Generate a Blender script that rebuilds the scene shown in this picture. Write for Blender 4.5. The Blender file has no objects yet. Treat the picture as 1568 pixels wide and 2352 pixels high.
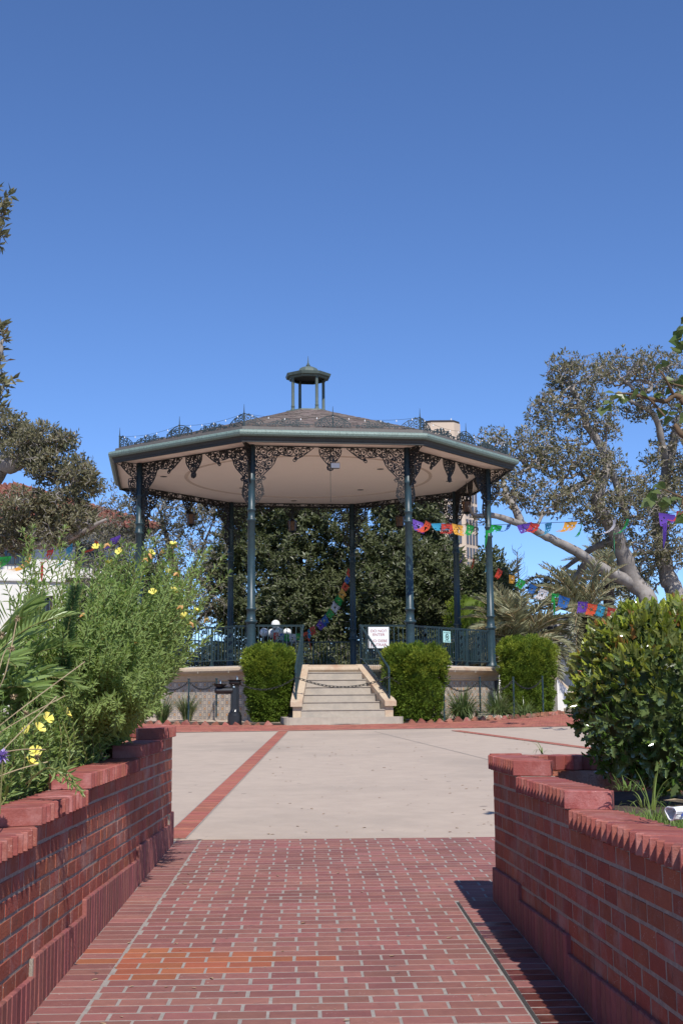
import bpy, math, random
import numpy as np
from mathutils import Vector, Matrix
R = math.radians
PI = math.pi
rng = np.random.default_rng(7)
random.seed(7)
SC = bpy.context.scene
COL = SC.collection

# ---------------------------------------------------------------- camera, sky, sun, exposure
cam = bpy.data.cameras.new('camera')
cam.sensor_fit = 'VERTICAL'; cam.sensor_height = 36.0; cam.sensor_width = 24.0
cam.lens = 36.0 * 2907.2 / 2352.0
cam.clip_start = 0.05; cam.clip_end = 3000
camo = bpy.data.objects.new('camera', cam); COL.objects.link(camo)
camo.matrix_world = Matrix.Translation((0, 0, 0.68)) @ Matrix.Rotation(R(90 + 8.253), 4, 'X') @ Matrix.Rotation(R(-0.44), 4, 'Z')
SC.camera = camo

SUN_AZ = math.atan2(0.195, -0.87)          # clockwise from +Y
SUN_EL = R(48.5)
w = bpy.data.worlds.new('World'); SC.world = w; w.use_nodes = True
nt = w.node_tree
sky = nt.nodes.new('ShaderNodeTexSky'); sky.sky_type = 'NISHITA'; sky.sun_disc = False
sky.sun_elevation = SUN_EL; sky.sun_rotation = SUN_AZ
sky.altitude = 1200; sky.air_density = 0.75; sky.dust_density = 0.0; sky.ozone_density = 8.0
bg = nt.nodes['Background']; bg.inputs['Strength'].default_value = 0.15
gm = nt.nodes.new('ShaderNodeGamma'); gm.inputs[1].default_value = 0.94
hs_ = nt.nodes.new('ShaderNodeHueSaturation'); hs_.inputs['Saturation'].default_value = 1.05; hs_.inputs['Hue'].default_value = .5045; hs_.inputs['Value'].default_value = 1.08
nt.links.new(sky.outputs[0], gm.inputs[0]); nt.links.new(gm.outputs[0], hs_.inputs['Color']); nt.links.new(hs_.outputs[0], bg.inputs[0])

sl = bpy.data.lights.new('sun', 'SUN'); sl.energy = 4.2; sl.angle = R(0.53); sl.color = (1.0, 0.955, 0.89)
so = bpy.data.objects.new('sun', sl); COL.objects.link(so)
so.rotation_euler = Vector((0.195, -0.87, 1.0)).to_track_quat('Z', 'Y').to_euler()
so.location = (10, -30, 40)

SC.view_settings.view_transform = 'Standard'; SC.view_settings.look = 'None'
SC.view_settings.exposure = 0.25; SC.view_settings.gamma = 1.0
SC.view_settings.use_curve_mapping = False
SC.cycles.max_bounces = 6; SC.cycles.transparent_max_bounces = 8

# ---------------------------------------------------------------- materials
def srgb(r, g, b):
    return tuple(((c / 255) / 12.92 if c / 255 <= .04045 else ((c / 255 + .055) / 1.055) ** 2.4) for c in (r, g, b))

MATS = {}
def M(name, c1, c2=None, scale=6., rough=.75, bump=0., bscale=60., rnd=0., metal=0., spec=.4, c3=None, s3=1.2, w3=.5, coat=0., detail=5., stretch=(1, 1, 1), rough2=None, spots=None, fleck=None):
    """base colour c1/c2 mixed by noise, optional large patches c3, per-piece brightness spread rnd, relief bump"""
    m = bpy.data.materials.new(name); m.use_nodes = True
    n = m.node_tree.nodes; l = m.node_tree.links
    b = n['Principled BSDF']; b.inputs['Roughness'].default_value = rough
    b.inputs['Metallic'].default_value = metal; b.inputs['Specular IOR Level'].default_value = spec
    if coat: b.inputs['Coat Weight'].default_value = coat; b.inputs['Coat Roughness'].default_value = .15
    geo = n.new('ShaderNodeNewGeometry')
    mp = n.new('ShaderNodeMapping'); mp.inputs['Scale'].default_value = stretch
    l.new(geo.outputs['Position'], mp.inputs['Vector'])
    def noise(s, d=detail):
        t = n.new('ShaderNodeTexNoise'); t.inputs['Scale'].default_value = s; t.inputs['Detail'].default_value = d
        t.inputs['Roughness'].default_value = .65
        l.new(mp.outputs[0], t.inputs['Vector']); return t
    def ramp(t, a, bb):
        r = n.new('ShaderNodeMapRange'); r.inputs['From Min'].default_value = a; r.inputs['From Max'].default_value = bb
        l.new(t, r.inputs['Value']); return r.outputs[0]
    def mix(f, a, bcol, mode='MIX'):
        x = n.new('ShaderNodeMix'); x.data_type = 'RGBA'; x.blend_type = mode
        if isinstance(f, float): x.inputs[0].default_value = f
        else: l.new(f, x.inputs[0])
        for s, v in ((6, a), (7, bcol)):
            if isinstance(v, tuple): x.inputs[s].default_value = (*v, 1)
            else: l.new(v, x.inputs[s])
        return x.outputs[2]
    col = c1
    n1 = noise(scale)
    f1 = ramp(n1.outputs['Fac'], .32, .68)
    if c2: col = mix(f1, c1, c2)
    if c3:
        n3 = noise(s3, 6.)
        col = mix(ramp(n3.outputs['Fac'], .5, .5 + .28 * (1.05 - w3)), col, c3)
    for sp in (spots, fleck):
        if sp:                                # small dark blots (gum, drips) or pale flecks
            vt = n.new('ShaderNodeTexVoronoi'); vt.inputs['Scale'].default_value = sp[0]
            wp = n.new('ShaderNodeMix'); wp.data_type = 'VECTOR'; wp.inputs[0].default_value = .12
            nz = noise(sp[0] * 2.3, 2.); l.new(mp.outputs[0], wp.inputs[4]); l.new(nz.outputs['Color'], wp.inputs[5])
            l.new(wp.outputs[1], vt.inputs['Vector'])
            sr = n.new('ShaderNodeMapRange'); sr.inputs['From Min'].default_value = sp[1]; sr.inputs['From Max'].default_value = sp[1] * .55
            l.new(vt.outputs['Distance'], sr.inputs['Value'])
            nb_ = noise(sp[0] * .31, 2.); ms_ = n.new('ShaderNodeMath'); ms_.operation = 'MULTIPLY'
            l.new(sr.outputs[0], ms_.inputs[0]); l.new(ramp(nb_.outputs['Fac'], .42, .62), ms_.inputs[1])
            col = mix(ms_.outputs[0], col, sp[2])
    if rnd:
        oi = n.new('ShaderNodeObjectInfo')
        ad = n.new('ShaderNodeMath'); ad.operation = 'ADD'
        l.new(oi.outputs['Random'], ad.inputs[0]); l.new(geo.outputs['Random Per Island'], ad.inputs[1])
        fr = n.new('ShaderNodeMath'); fr.operation = 'FRACT'; l.new(ad.outputs[0], fr.inputs[0])
        mr = n.new('ShaderNodeMapRange'); mr.inputs['To Min'].default_value = 1 - rnd; mr.inputs['To Max'].default_value = 1 + rnd
        l.new(fr.outputs[0], mr.inputs['Value'])
        hs = n.new('ShaderNodeHueSaturation')
        if isinstance(col, tuple): hs.inputs['Color'].default_value = (*col, 1)
        else: l.new(col, hs.inputs['Color'])
        l.new(mr.outputs[0], hs.inputs['Value'])
        m2 = n.new('ShaderNodeMath'); m2.operation = 'MULTIPLY'; m2.inputs[1].default_value = 7.31
        l.new(fr.outputs[0], m2.inputs[0])
        f2 = n.new('ShaderNodeMath'); f2.operation = 'FRACT'; l.new(m2.outputs[0], f2.inputs[0])
        mh = n.new('ShaderNodeMapRange'); mh.inputs['To Min'].default_value = .5 - .035 * rnd; mh.inputs['To Max'].default_value = .5 + .05 * rnd
        l.new(f2.outputs[0], mh.inputs['Value']); l.new(mh.outputs[0], hs.inputs['Hue'])
        col = hs.outputs['Color']
    if isinstance(col, tuple): b.inputs['Base Color'].default_value = (*col, 1)
    else: l.new(col, b.inputs['Base Color'])
    if rough2 is not None:
        rr = n.new('ShaderNodeMapRange'); rr.inputs['To Min'].default_value = rough; rr.inputs['To Max'].default_value = rough2
        l.new(f1, rr.inputs['Value']); l.new(rr.outputs[0], b.inputs['Roughness'])
    if bump:
        nb = noise(bscale, 4.)
        bp = n.new('ShaderNodeBump'); bp.inputs['Strength'].default_value = bump; bp.inputs['Distance'].default_value = .01
        l.new(nb.outputs['Fac'], bp.inputs['Height']); l.new(bp.outputs[0], b.inputs['Normal'])
    MATS[name] = m
    return m

def LM(name, c1, c2, back=None, rough=.45, trans=.25, spec=.4, tcol=None, c3=None, p3=.1):
    """leaf: colour varies from leaf to leaf (random per island), other colour on the underside, some light comes through"""
    m = bpy.data.materials.new(name); m.use_nodes = True
    n = m.node_tree.nodes; l = m.node_tree.links
    b = n['Principled BSDF']; b.inputs['Roughness'].default_value = rough; b.inputs['Specular IOR Level'].default_value = spec
    geo = n.new('ShaderNodeNewGeometry')
    mx = n.new('ShaderNodeMix'); mx.data_type = 'RGBA'
    l.new(geo.outputs['Random Per Island'], mx.inputs[0])
    mx.inputs[6].default_value = (*c1, 1); mx.inputs[7].default_value = (*c2, 1)
    col = mx.outputs[2]
    if c3:
        m1 = n.new('ShaderNodeMath'); m1.operation = 'MULTIPLY'; m1.inputs[1].default_value = 13.7
        l.new(geo.outputs['Random Per Island'], m1.inputs[0])
        m2 = n.new('ShaderNodeMath'); m2.operation = 'FRACT'; l.new(m1.outputs[0], m2.inputs[0])
        m3 = n.new('ShaderNodeMath'); m3.operation = 'LESS_THAN'; m3.inputs[1].default_value = p3; l.new(m2.outputs[0], m3.inputs[0])
        x3 = n.new('ShaderNodeMix'); x3.data_type = 'RGBA'; l.new(m3.outputs[0], x3.inputs[0])
        l.new(col, x3.inputs[6]); x3.inputs[7].default_value = (*c3, 1); col = x3.outputs[2]
    if back:
        x2 = n.new('ShaderNodeMix'); x2.data_type = 'RGBA'; l.new(geo.outputs['Backfacing'], x2.inputs[0])
        l.new(col, x2.inputs[6]); x2.inputs[7].default_value = (*back, 1); col = x2.outputs[2]
    l.new(col, b.inputs['Base Color'])
    if trans:
        t = n.new('ShaderNodeBsdfTranslucent')
        tc = tcol or tuple(min(1, v * 1.6) for v in c2)
        t.inputs['Color'].default_value = (*tc, 1)
        ms = n.new('ShaderNodeMixShader'); ms.inputs[0].default_value = trans
        l.new(b.outputs[0], ms.inputs[1]); l.new(t.outputs[0], ms.inputs[2])
        l.new(ms.outputs[0], n['Material Output'].inputs['Surface'])
    MATS[name] = m
    return m

M('paver', (.305, .126, .104), (.245, .098, .085), 18, .8, .4, 140, rnd=.18, c3=(.225, .095, .08), s3=1.6, w3=.4, spots=(9., .16, (.10, .06, .055)), fleck=(14., .13, (.42, .27, .24)))
M('paver_orange', (.37, .115, .056), (.31, .095, .05), 14, .8, .35, 140, rnd=.16)
M('edging', (.33, .115, .075), (.24, .09, .065), 10, .9, .5, 60, rnd=.35, c3=(.30, .2, .15), s3=4, w3=.35)
M('paver_band', (.37, .125, .085), (.30, .10, .075), 10, .82, .3, 120, rnd=.22)
M('paver_wet', (.13, .035, .025), (.10, .028, .022), 10, .3, .2, 90, rnd=.25, c3=(.3, .1, .08), s3=5, w3=.3)
M('wall_brick', (.36, .092, .050), (.295, .075, .044), 12, .88, .8, 70, rnd=.18, c3=(.37, .20, .165), s3=3.6, w3=.30, spots=(16., .22, (.13, .06, .045)), fleck=(26., .22, (.46, .34, .30)))
M('coping', (.315, .086, .064), (.26, .071, .055), 9, .65, .35, 90, rnd=.14, c3=(.40, .17, .145), s3=7, w3=.3, spots=(13., .16, (.16, .06, .05)), fleck=(22., .14, (.48, .26, .22)))
M('soldier', (.30, .10, .085), (.235, .078, .07), 20, .75, .4, 90, rnd=.2)
M('mortar', (.44, .385, .31), (.28, .245, .20), 30, .95, .8, 160)
M('path_mortar', (.39, .35, .31), (.28, .25, .225), 25, .95, .5, 200)
M('mortar_dark', (.22, .21, .2), (.15, .14, .135), 30, .95, .8, 160)
M('concrete', (.50, .405, .32), (.44, .352, .28), 3.5, .88, .25, 260, c3=(.38, .31, .25), s3=.3, w3=.35, detail=9, spots=(2.6, .085, (.14, .115, .10)), fleck=(6., .09, (.33, .27, .225)))
M('joint_dark', (.06, .055, .05), (.035, .032, .03), 40, .95)
M('ground', (.32, .27, .23), (.26, .22, .19), 2, .95, .2, 40)
M('soil', (.10, .07, .05), (.06, .042, .03), 9, .97, 1., 30)
M('stone_cream', (.54, .43, .305), (.465, .36, .255), 16, .8, .35, 130, c3=(.40, .24, .15), s3=2.2, w3=.12)
M('stone_step', (.43, .37, .30), (.365, .315, .255), 9, .85, .3, 160, c3=(.33, .29, .24), s3=3.0, w3=.3)
M('ring', (.58, .46, .38), None, 5, .85)
M('floor_stone', (.62, .56, .48), (.56, .50, .43), 5, .8)
M('ceiling', (.84, .71, .62), (.82, .69, .60), 1.5, .85, .05, 40)
M('copper', (.24, .32, .28), (.12, .175, .155), 5, .55, .1, 60, stretch=(14, 14, 1), c3=(.07, .10, .085), s3=2.5, w3=.25)
M('fascia', (.055, .055, .048), (.035, .035, .03), 5, .6, .1, 40, stretch=(6, 6, 1))
M('zinc', (.15, .135, .12), (.105, .095, .085), 5, .6, .1, 60, stretch=(10, 10, 1))
M('iron', (.018, .016, .014), (.012, .011, .010), 20, .5, .1, 90)
M('iron_crest', (.055, .075, .078), (.035, .05, .052), 20, .5, .1, 90)
M('column_green', (.022, .050, .062), (.017, .040, .050), 4, .42, .05, 40, c3=(.032, .066, .078), s3=6, w3=.2, spec=.5)
M('rail_green', (.022, .046, .052), (.016, .036, .041), 10, .4, .05, 40)
M('cupola_green', (.11, .14, .12), (.075, .10, .088), 8, .6, .1, 60)
M('shingle', (.19, .15, .13), (.14, .108, .095), 9, .9, .4, 60, rnd=.32)
M('black_paint', (.016, .017, .018), (.012, .013, .014), 8, .28, 0, 60, spec=.6)
M('chrome', (.75, .75, .75), None, 8, .18, 0, 60, metal=1.)
M('chain', (.06, .06, .06), (.035, .035, .035), 60, .4, 0, 60, metal=.6)
M('sign_white', (.80, .80, .79), (.76, .76, .75), 3, .5)
M('sign_cyan', (.47, .78, .73), (.44, .75, .70), 3, .5)
M('sign_red', srgb(150, 50, 55), None, 3, .6)
M('sign_dark', (.02, .04, .03), None, 3, .6)
M('globe', (.78, .78, .76), None, 3, .2, spec=.6)
M('amber', (.15, .065, .018), (.11, .05, .014), 9, .3)
M('lantern_white', (.62, .60, .57), None, 3, .35)
M('plaster', (.76, .73, .67), (.71, .68, .62), 1.2, .9, .2, 30, c3=(.72, .69, .64), s3=.8, w3=.2)
M('roof_tile', (.25, .098, .066), (.19, .07, .05), 3, .85, .3, 20, rnd=.3)
M('dark_wood', (.055, .042, .036), (.035, .027, .023), 5, .8, .3, 30)
M('window_dark', (.035, .045, .055), (.025, .03, .038), 2, .15, spec=.7)
M('shutter', (.06, .09, .12), (.045, .07, .09), 6, .6)
M('tower_stone', (.58, .46, .355), (.53, .42, .32), .25, .85, 0)
M('tower_window', (.10, .10, .115), (.075, .075, .085), .2, .25, spec=.6)
M('bark', (.33, .295, .265), (.19, .168, .15), 5, .9, 1., 18, c3=(.40, .37, .34), s3=2.5, w3=.35, spots=(5., .3, (.10, .085, .075)))
M('bark_dark', (.115, .095, .08), (.07, .058, .05), 6, .92, .7, 25)
M('twig', (.36, .325, .295), (.25, .22, .195), 7, .9, .2, 40)
M('twig_brown', (.16, .10, .055), (.11, .07, .04), 7, .9, .2, 40)
M('palm_trunk', (.075, .06, .05), (.04, .032, .027), 14, .95, 1., 30)
M('stem_green', (.16, .19, .055), (.22, .17, .07), 9, .7)
M('dry', (.45, .35, .21), (.34, .25, .15), 9, .85)
M('petal', (.86, .70, .10), (.84, .74, .22), 20, .6, spec=.2)
M('petal_wilt', (.68, .30, .08), (.6, .38, .18), 20, .7, spec=.2)
M('lilac', (.42, .30, .62), (.52, .40, .68), 40, .7)
M('cup_white', (.82, .82, .80), (.78, .78, .76), 9, .5)
M('cup_blue', (.06, .09, .30), None, 9, .6)
M('wire', (.03, .03, .03), None, 9, .5)
M('bulb', (.85, .85, .83), None, 9, .2)
M('tile_white', (.54, .45, .35), (.46, .385, .30), 8, .35, .05, 40, rnd=.12)
M('tile_orange', (.45, .21, .06), (.38, .17, .06), 14, .4, rnd=.2)
M('tile_blue', (.20, .19, .21), (.25, .22, .21), 14, .4, rnd=.2)
M('grout', (.40, .36, .31), (.33, .30, .26), 20, .95, .3, 100)

LM('fig_leaf', (.090, .105, .048), (.195, .195, .105), back=(.16, .145, .078), rough=.4, trans=.2, spec=.42, c3=(.29, .16, .06), p3=.09)
LM('green_leaf', (.048, .070, .025), (.128, .155, .058), back=(.10, .115, .05), rough=.42, trans=.2, spec=.4)
LM('olive_leaf', (.10, .115, .055), (.19, .19, .10), back=(.15, .135, .085), rough=.4, trans=.18, spec=.45, c3=(.24, .20, .13), p3=.22)
LM('hedge_leaf', (.070, .125, .014), (.140, .195, .024), rough=.6, trans=.3, spec=.2, tcol=(.22, .30, .035))
LM('hedge_tip', (.20, .26, .028), (.27, .31, .04), rough=.6, trans=.35, spec=.2, tcol=(.36, .45, .06))
LM('holly_leaf', (.042, .088, .015), (.110, .170, .026), back=(.11, .15, .05), rough=.16, trans=.14, spec=.6, c3=(.22, .16, .03), p3=.07)
LM('holly_new', (.20, .27, .030), (.34, .36, .05), back=(.2, .22, .07), rough=.2, trans=.25, spec=.55, c3=(.28, .12, .04), p3=.14)
LM('primrose_leaf', (.145, .235, .045), (.32, .42, .105), back=(.25, .33, .11), rough=.45, trans=.3, spec=.35, c3=(.30, .25, .07), p3=.06)
LM('areca_leaf', (.19, .28, .07), (.33, .42, .14), back=(.26, .33, .13), rough=.3, trans=.3, spec=.5)
LM('palm_leaf', (.21, .225, .12), (.36, .35, .21), back=(.28, .28, .17), rough=.45, trans=.2, spec=.4, c3=(.30, .22, .11), p3=.15)
LM('strap_leaf', (.075, .125, .035), (.14, .19, .06), back=(.12, .165, .06), rough=.35, trans=.25, spec=.45, c3=(.36, .33, .17), p3=.12)
LM('grass_leaf', (.10, .18, .03), (.20, .26, .06), rough=.5, trans=.3)
LM('coral_leaf', (.075, .13, .03), (.125, .17, .05), back=(.13, .17, .06), rough=.35, trans=.35, spec=.4)
LM('fern_leaf', (.045, .105, .035), (.07, .13, .045), rough=.6, trans=.2)
LM('litter', (.30, .17, .09), (.42, .31, .20), rough=.8, trans=0)
for nm, c in dict(purple=(110, 65, 185), orange=(245, 85, 25), cyan=(25, 165, 205), yellow=(250, 180, 25), green=(25, 175, 70), blue=(25, 105, 185), white=(225, 220, 222), red=(225, 62, 35)).items():
    c = srgb(*c); gy = sum(c) / 3; c = tuple(v * .86 + gy * .14 for v in c); LM('flag_' + nm, c, tuple(v * .85 for v in c), rough=.4, trans=.4, spec=.35, tcol=c)

# ---------------------------------------------------------------- mesh helpers
def mesh_np(name, V, F, smooth=False):
    """V (n,3) floats, F (m,k) ints"""
    V = np.asarray(V, dtype=np.float32); F = np.asarray(F, dtype=np.int32)
    me = bpy.data.meshes.new(name)
    me.vertices.add(len(V)); me.vertices.foreach_set('co', V.ravel())
    k = F.shape[1]
    me.loops.add(F.size); me.loops.foreach_set('vertex_index', F.ravel())
    me.polygons.add(len(F)); me.polygons.foreach_set('loop_start', np.arange(len(F), dtype=np.int32) * k)
    me.polygons.foreach_set('use_smooth', np.full(len(F), smooth))
    me.update(calc_edges=True)
    return me

class MB:
    def __init__(s): s.v = []; s.f = []
    def add(s, vs, fs):
        o = len(s.v); s.v += [tuple(p) for p in vs]; s.f += [tuple(i + o for i in f) for f in fs]; return s
    def box(s, c, d, rz=0., ch=0.):
        x, y, z = (q / 2 for q in d)
        if ch:
            vs, fs = cham(x, y, z, ch)
        else:
            vs = [(-x, -y, -z), (x, -y, -z), (x, y, -z), (-x, y, -z), (-x, -y, z), (x, -y, z), (x, y, z), (-x, y, z)]
            fs = [(0, 3, 2, 1), (4, 5, 6, 7), (0, 1, 5, 4), (1, 2, 6, 5), (2, 3, 7, 6), (3, 0, 4, 7)]
        ca, sa = math.cos(rz), math.sin(rz)
        return s.add([(c[0] + p[0] * ca - p[1] * sa, c[1] + p[0] * sa + p[1] * ca, c[2] + p[2]) for p in vs], fs)
    def tube(s, pts, rad, n=8, cap=True):
        P = [Vector(p) for p in pts]
        if not hasattr(rad, '__len__'): rad = [rad] * len(P)
        o = len(s.v); up = None
        for i, p in enumerate(P):
            t = (P[min(i + 1, len(P) - 1)] - P[max(i - 1, 0)])
            t = t.normalized() if t.length > 1e-9 else Vector((0, 0, 1))
            if up is None:
                a = Vector((1, 0, 0)) if abs(t.x) < .8 else Vector((0, 1, 0))
            else: a = up
            u = (a - t * a.dot(t)).normalized(); up = u; q = t.cross(u)
            for k in range(n):
                an = 2 * PI * k / n
                s.v.append(tuple(p + (u * math.cos(an) + q * math.sin(an)) * rad[i]))
        for i in range(len(P) - 1):
            for k in range(n):
                a = o + i * n + k; b = o + i * n + (k + 1) % n
                s.f.append((a, b, b + n, a + n))
        if cap:
            s.f.append(tuple(o + k for k in reversed(range(n)))); e = o + (len(P) - 1) * n
            s.f.append(tuple(e + k for k in range(n)))
        return s
    def lathe(s, prof, n=16, c=(0, 0, 0), a0=0., cap=True):
        o = len(s.v)
        for r, z in prof:
            for k in range(n):
                an = a0 + 2 * PI * k / n
                s.v.append((c[0] + r * math.cos(an), c[1] + r * math.sin(an), c[2] + z))
        for i in range(len(prof) - 1):
            for k in range(n):
                a = o + i * n + k; b = o + i * n + (k + 1) % n
                s.f.append((a, b, b + n, a + n))
        if cap and prof[0][0] > 1e-4: s.f.append(tuple(o + k for k in reversed(range(n))))
        e = o + (len(prof) - 1) * n
        if cap and prof[-1][0] > 1e-4: s.f.append(tuple(e + k for k in range(n)))
        return s
    def prism(s, poly, a, b, axis='z'):
        """polygon extruded from a to b along an axis ('z': poly=xy, 'y': poly=xz, 'x': poly=yz)"""
        n = len(poly); o = len(s.v)
        for t in (a, b):
            for p in poly:
                s.v.append((p[0], p[1], t) if axis == 'z' else ((p[0], t, p[1]) if axis == 'y' else (t, p[0], p[1])))
        s.f.append(tuple(o + k for k in range(n))); s.f.append(tuple(o + n + k for k in reversed(range(n))))
        for k in range(n):
            s.f.append((o + k, o + n + k, o + n + (k + 1) % n, o + (k + 1) % n))
        return s
    def ribbon(s, pts, hw, th, closed=False):
        """flat bar following points (x,z) in the XZ plane, th thick in y"""
        n = len(pts); o = len(s.v)
        for i, p in enumerate(pts):
            a = pts[(i - 1) % n] if closed or i > 0 else pts[0]
            b = pts[(i + 1) % n] if closed or i < n - 1 else pts[-1]
            dx, dz = b[0] - a[0], b[1] - a[1]; L = math.hypot(dx, dz) or 1
            nx, nz = -dz / L * hw, dx / L * hw
            s.v += [(p[0] + nx, -th / 2, p[1] + nz), (p[0] - nx, -th / 2, p[1] - nz), (p[0] - nx, th / 2, p[1] - nz), (p[0] + nx, th / 2, p[1] + nz)]
        for i in range(n if closed else n - 1):
            a = o + 4 * i; b = o + 4 * ((i + 1) % n)
            for k in range(4): s.f.append((a + k, a + (k + 1) % 4, b + (k + 1) % 4, b + k))
        return s
    def me(s, name, smooth=False):
        m = bpy.data.meshes.new(name); m.from_pydata(s.v, [], s.f); m.update()
        if smooth: m.polygons.foreach_set('use_smooth', [True] * len(m.polygons))
        return m

def cham(x, y, z, c):
    vs = []; idx = {}
    for sx in (-1, 1):
        for sy in (-1, 1):
            for sz in (-1, 1):
                for k in range(3):
                    p = [sx * (x - c), sy * (y - c), sz * (z - c)]; p[k] = (sx * x, sy * y, sz * z)[k]
                    idx[(sx, sy, sz, k)] = len(vs); vs.append(tuple(p))
    fs = []
    for k in range(3):
        a, b = [(1, 2), (2, 0), (0, 1)][k]
        for sgn in (-1, 1):
            q = []
            for (sa, sb) in ((-1, -1), (1, -1), (1, 1), (-1, 1)):
                t = [0, 0, 0]; t[k] = sgn; t[a] = sa; t[b] = sb; q.append(idx[(*t, k)])
            fs.append(tuple(q if sgn > 0 else reversed(q)))
    for k in range(3):
        a, b = [(1, 2), (2, 0), (0, 1)][k]
        for sa in (-1, 1):
            for sb in (-1, 1):
                t0 = [0, 0, 0]; t0[k] = -1; t0[a] = sa; t0[b] = sb
                t1 = list(t0); t1[k] = 1
                q = (idx[(*t0, a)], idx[(*t1, a)], idx[(*t1, b)], idx[(*t0, b)])
                fs.append(q if sa * sb > 0 else tuple(reversed(q)))
    for sx in (-1, 1):
        for sy in (-1, 1):
            for sz in (-1, 1):
                q = (idx[(sx, sy, sz, 0)], idx[(sx, sy, sz, 1)], idx[(sx, sy, sz, 2)])
                fs.append(q if sx * sy * sz > 0 else tuple(reversed(q)))
    return vs, fs

def obj(name, me, mat, parent=None, loc=(0, 0, 0), rot=(0, 0, 0), scale=None):
    if isinstance(me, MB): me = me.me(name)
    if mat and not me.materials: me.materials.append(MATS[mat])
    o = bpy.data.objects.new(name, me); COL.objects.link(o)
    o.location = loc; o.rotation_euler = rot
    if scale: o.scale = scale
    o.parent = parent
    return o
def tag(o, label=None, cat=None, group=None, kind=None):
    if label: o['label'] = label
    if cat: o['category'] = cat
    if group: o['group'] = group
    if kind: o['kind'] = kind
    return o
def thing(name, label, cat, loc=(0, 0, 0), rz=0., group=None):
    o = bpy.data.objects.new(name, None); COL.objects.link(o)
    o.empty_display_size = .2; o.location = loc; o.rotation_euler = (0, 0, rz)
    return tag(o, label, cat, group)
def structure(name, me, mat, **k):
    return tag(obj(name, me, mat, **k), kind='structure')
def copy_tree(o, parent=None):
    c = o.copy(); COL.objects.link(c); c.parent = parent
    for ch in list(o.children): copy_tree(ch, c)
    return c

def pieces(parent, name, items, rest, limit=300, eye=(0, 0, .68), off=None):
    """items: (mesh, material name, loc, rot, scale). The nearest become objects of their own sharing mesh data, the others one joined part."""
    base = Vector(parent.location) if parent else Vector((0, 0, 0))
    items = sorted(items, key=lambda it: (Vector(it[2]) + base - Vector(eye)).length)
    for me, mat, loc, rot, sc in items[:limit]:
        obj(name, PM(me, mat), mat, parent, loc, rot, sc)
    by = {}
    for it in items[limit:]: by.setdefault(it[1], []).append(it)
    for mat, its in by.items():
        V = []; F = []; o = 0
        for me, _, loc, rot, sc in its:
            v0, f0 = me
            from mathutils import Euler
            m = np.array(Matrix.LocRotScale(Vector(loc), Euler(rot), Vector(sc or (1, 1, 1))))
            vv = np.asarray(v0) @ m[:3, :3].T + m[:3, 3]
            V.append(vv); F += [tuple(i + o for i in f) for f in f0]; o += len(vv)
        m2 = bpy.data.meshes.new(rest); m2.from_pydata([tuple(p) for p in np.concatenate(V)], [], F); m2.update()
        tag(obj(rest, m2, mat, parent), kind='stuff')
_pm = {}
def PM(geo, mat):
    k = (id(geo), mat)
    if k not in _pm:
        m = bpy.data.meshes.new('piece'); m.from_pydata(geo[0], [], geo[1]); m.update(); m.materials.append(MATS[mat]); _pm[k] = m
    return _pm[k]
def cgeo(d, ch=.004):
    return cham(d[0] / 2, d[1] / 2, d[2] / 2, ch)
def smooth_line(pts, n=6):
    """Catmull-Rom through points (tuples of any length)"""
    P = np.array(pts, float)
    if len(P) < 3:
        return np.array([P[0] + (P[-1] - P[0]) * t for t in np.linspace(0, 1, n + 1)])
    Q = np.vstack([2 * P[0] - P[1], P, 2 * P[-1] - P[-2]]); out = []
    for i in range(1, len(Q) - 2):
        for t in np.linspace(0, 1, n, endpoint=False):
            a, b, c, d = Q[i - 1:i + 3]
            out.append(.5 * (2 * b + (c - a) * t + (2 * a - 5 * b + 4 * c - d) * t * t + (3 * b - a - 3 * c + d) * t ** 3))
    out.append(P[-1]); return np.array(out)


# ---------------------------------------------------------------- ground, plaza, path
PA = .0265                                   # heading of the path, left of straight ahead
def ramp_z(y): return -.69 + .012 * y
def plaza_z(y): return -.554 + .0308 * (min(y, 34.) - 11.36)
SL = math.atan(.0308)
structure('ground', MB().add([(-900, -400, -.95), (900, -400, -.95), (900, 34, -.95), (-900, 34, -.95)], [(0, 1, 2, 3)])
          .add([(-900, 34.0, .136), (900, 34.0, .136), (900, 1500, .136), (-900, 1500, .136)], [(0, 1, 2, 3)])
          .add([(-900, 34.0, -.95), (900, 34.0, -.95), (900, 34.0, .136), (-900, 34.0, .136)], [(0, 1, 2, 3)]), 'ground')
pz = [(x, y, plaza_z(y)) for y in (11.36, 34.2) for x in (-45, 45)]
plaza = structure('plaza_paving', MB().add(pz, [(0, 1, 3, 2)]).add([(-45, 11.36, -.95), (45, 11.36, -.95), (45, 11.36, -.554), (-45, 11.36, -.554)], [(0, 1, 2, 3)]), 'concrete')
def strip_on_plaza(a, b, w, lift):
    a = Vector((a[0], a[1], plaza_z(a[1]) + lift)); b = Vector((b[0], b[1], plaza_z(b[1]) + lift))
    t = (b - a).normalized(); s = Vector((t.y, -t.x, 0)).normalized() * w / 2
    return MB().add([a - s, a + s, b + s, b - s], [(0, 1, 2, 3)])
obj('control_joint', strip_on_plaza((.661, 27.0), (3.9, 11.4), .012, .003), 'mortar_dark', plaza)
obj('control_joint', strip_on_plaza((-.9, 19.2), (-14, 17.3), .012, .003), 'mortar_dark', plaza)

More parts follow.
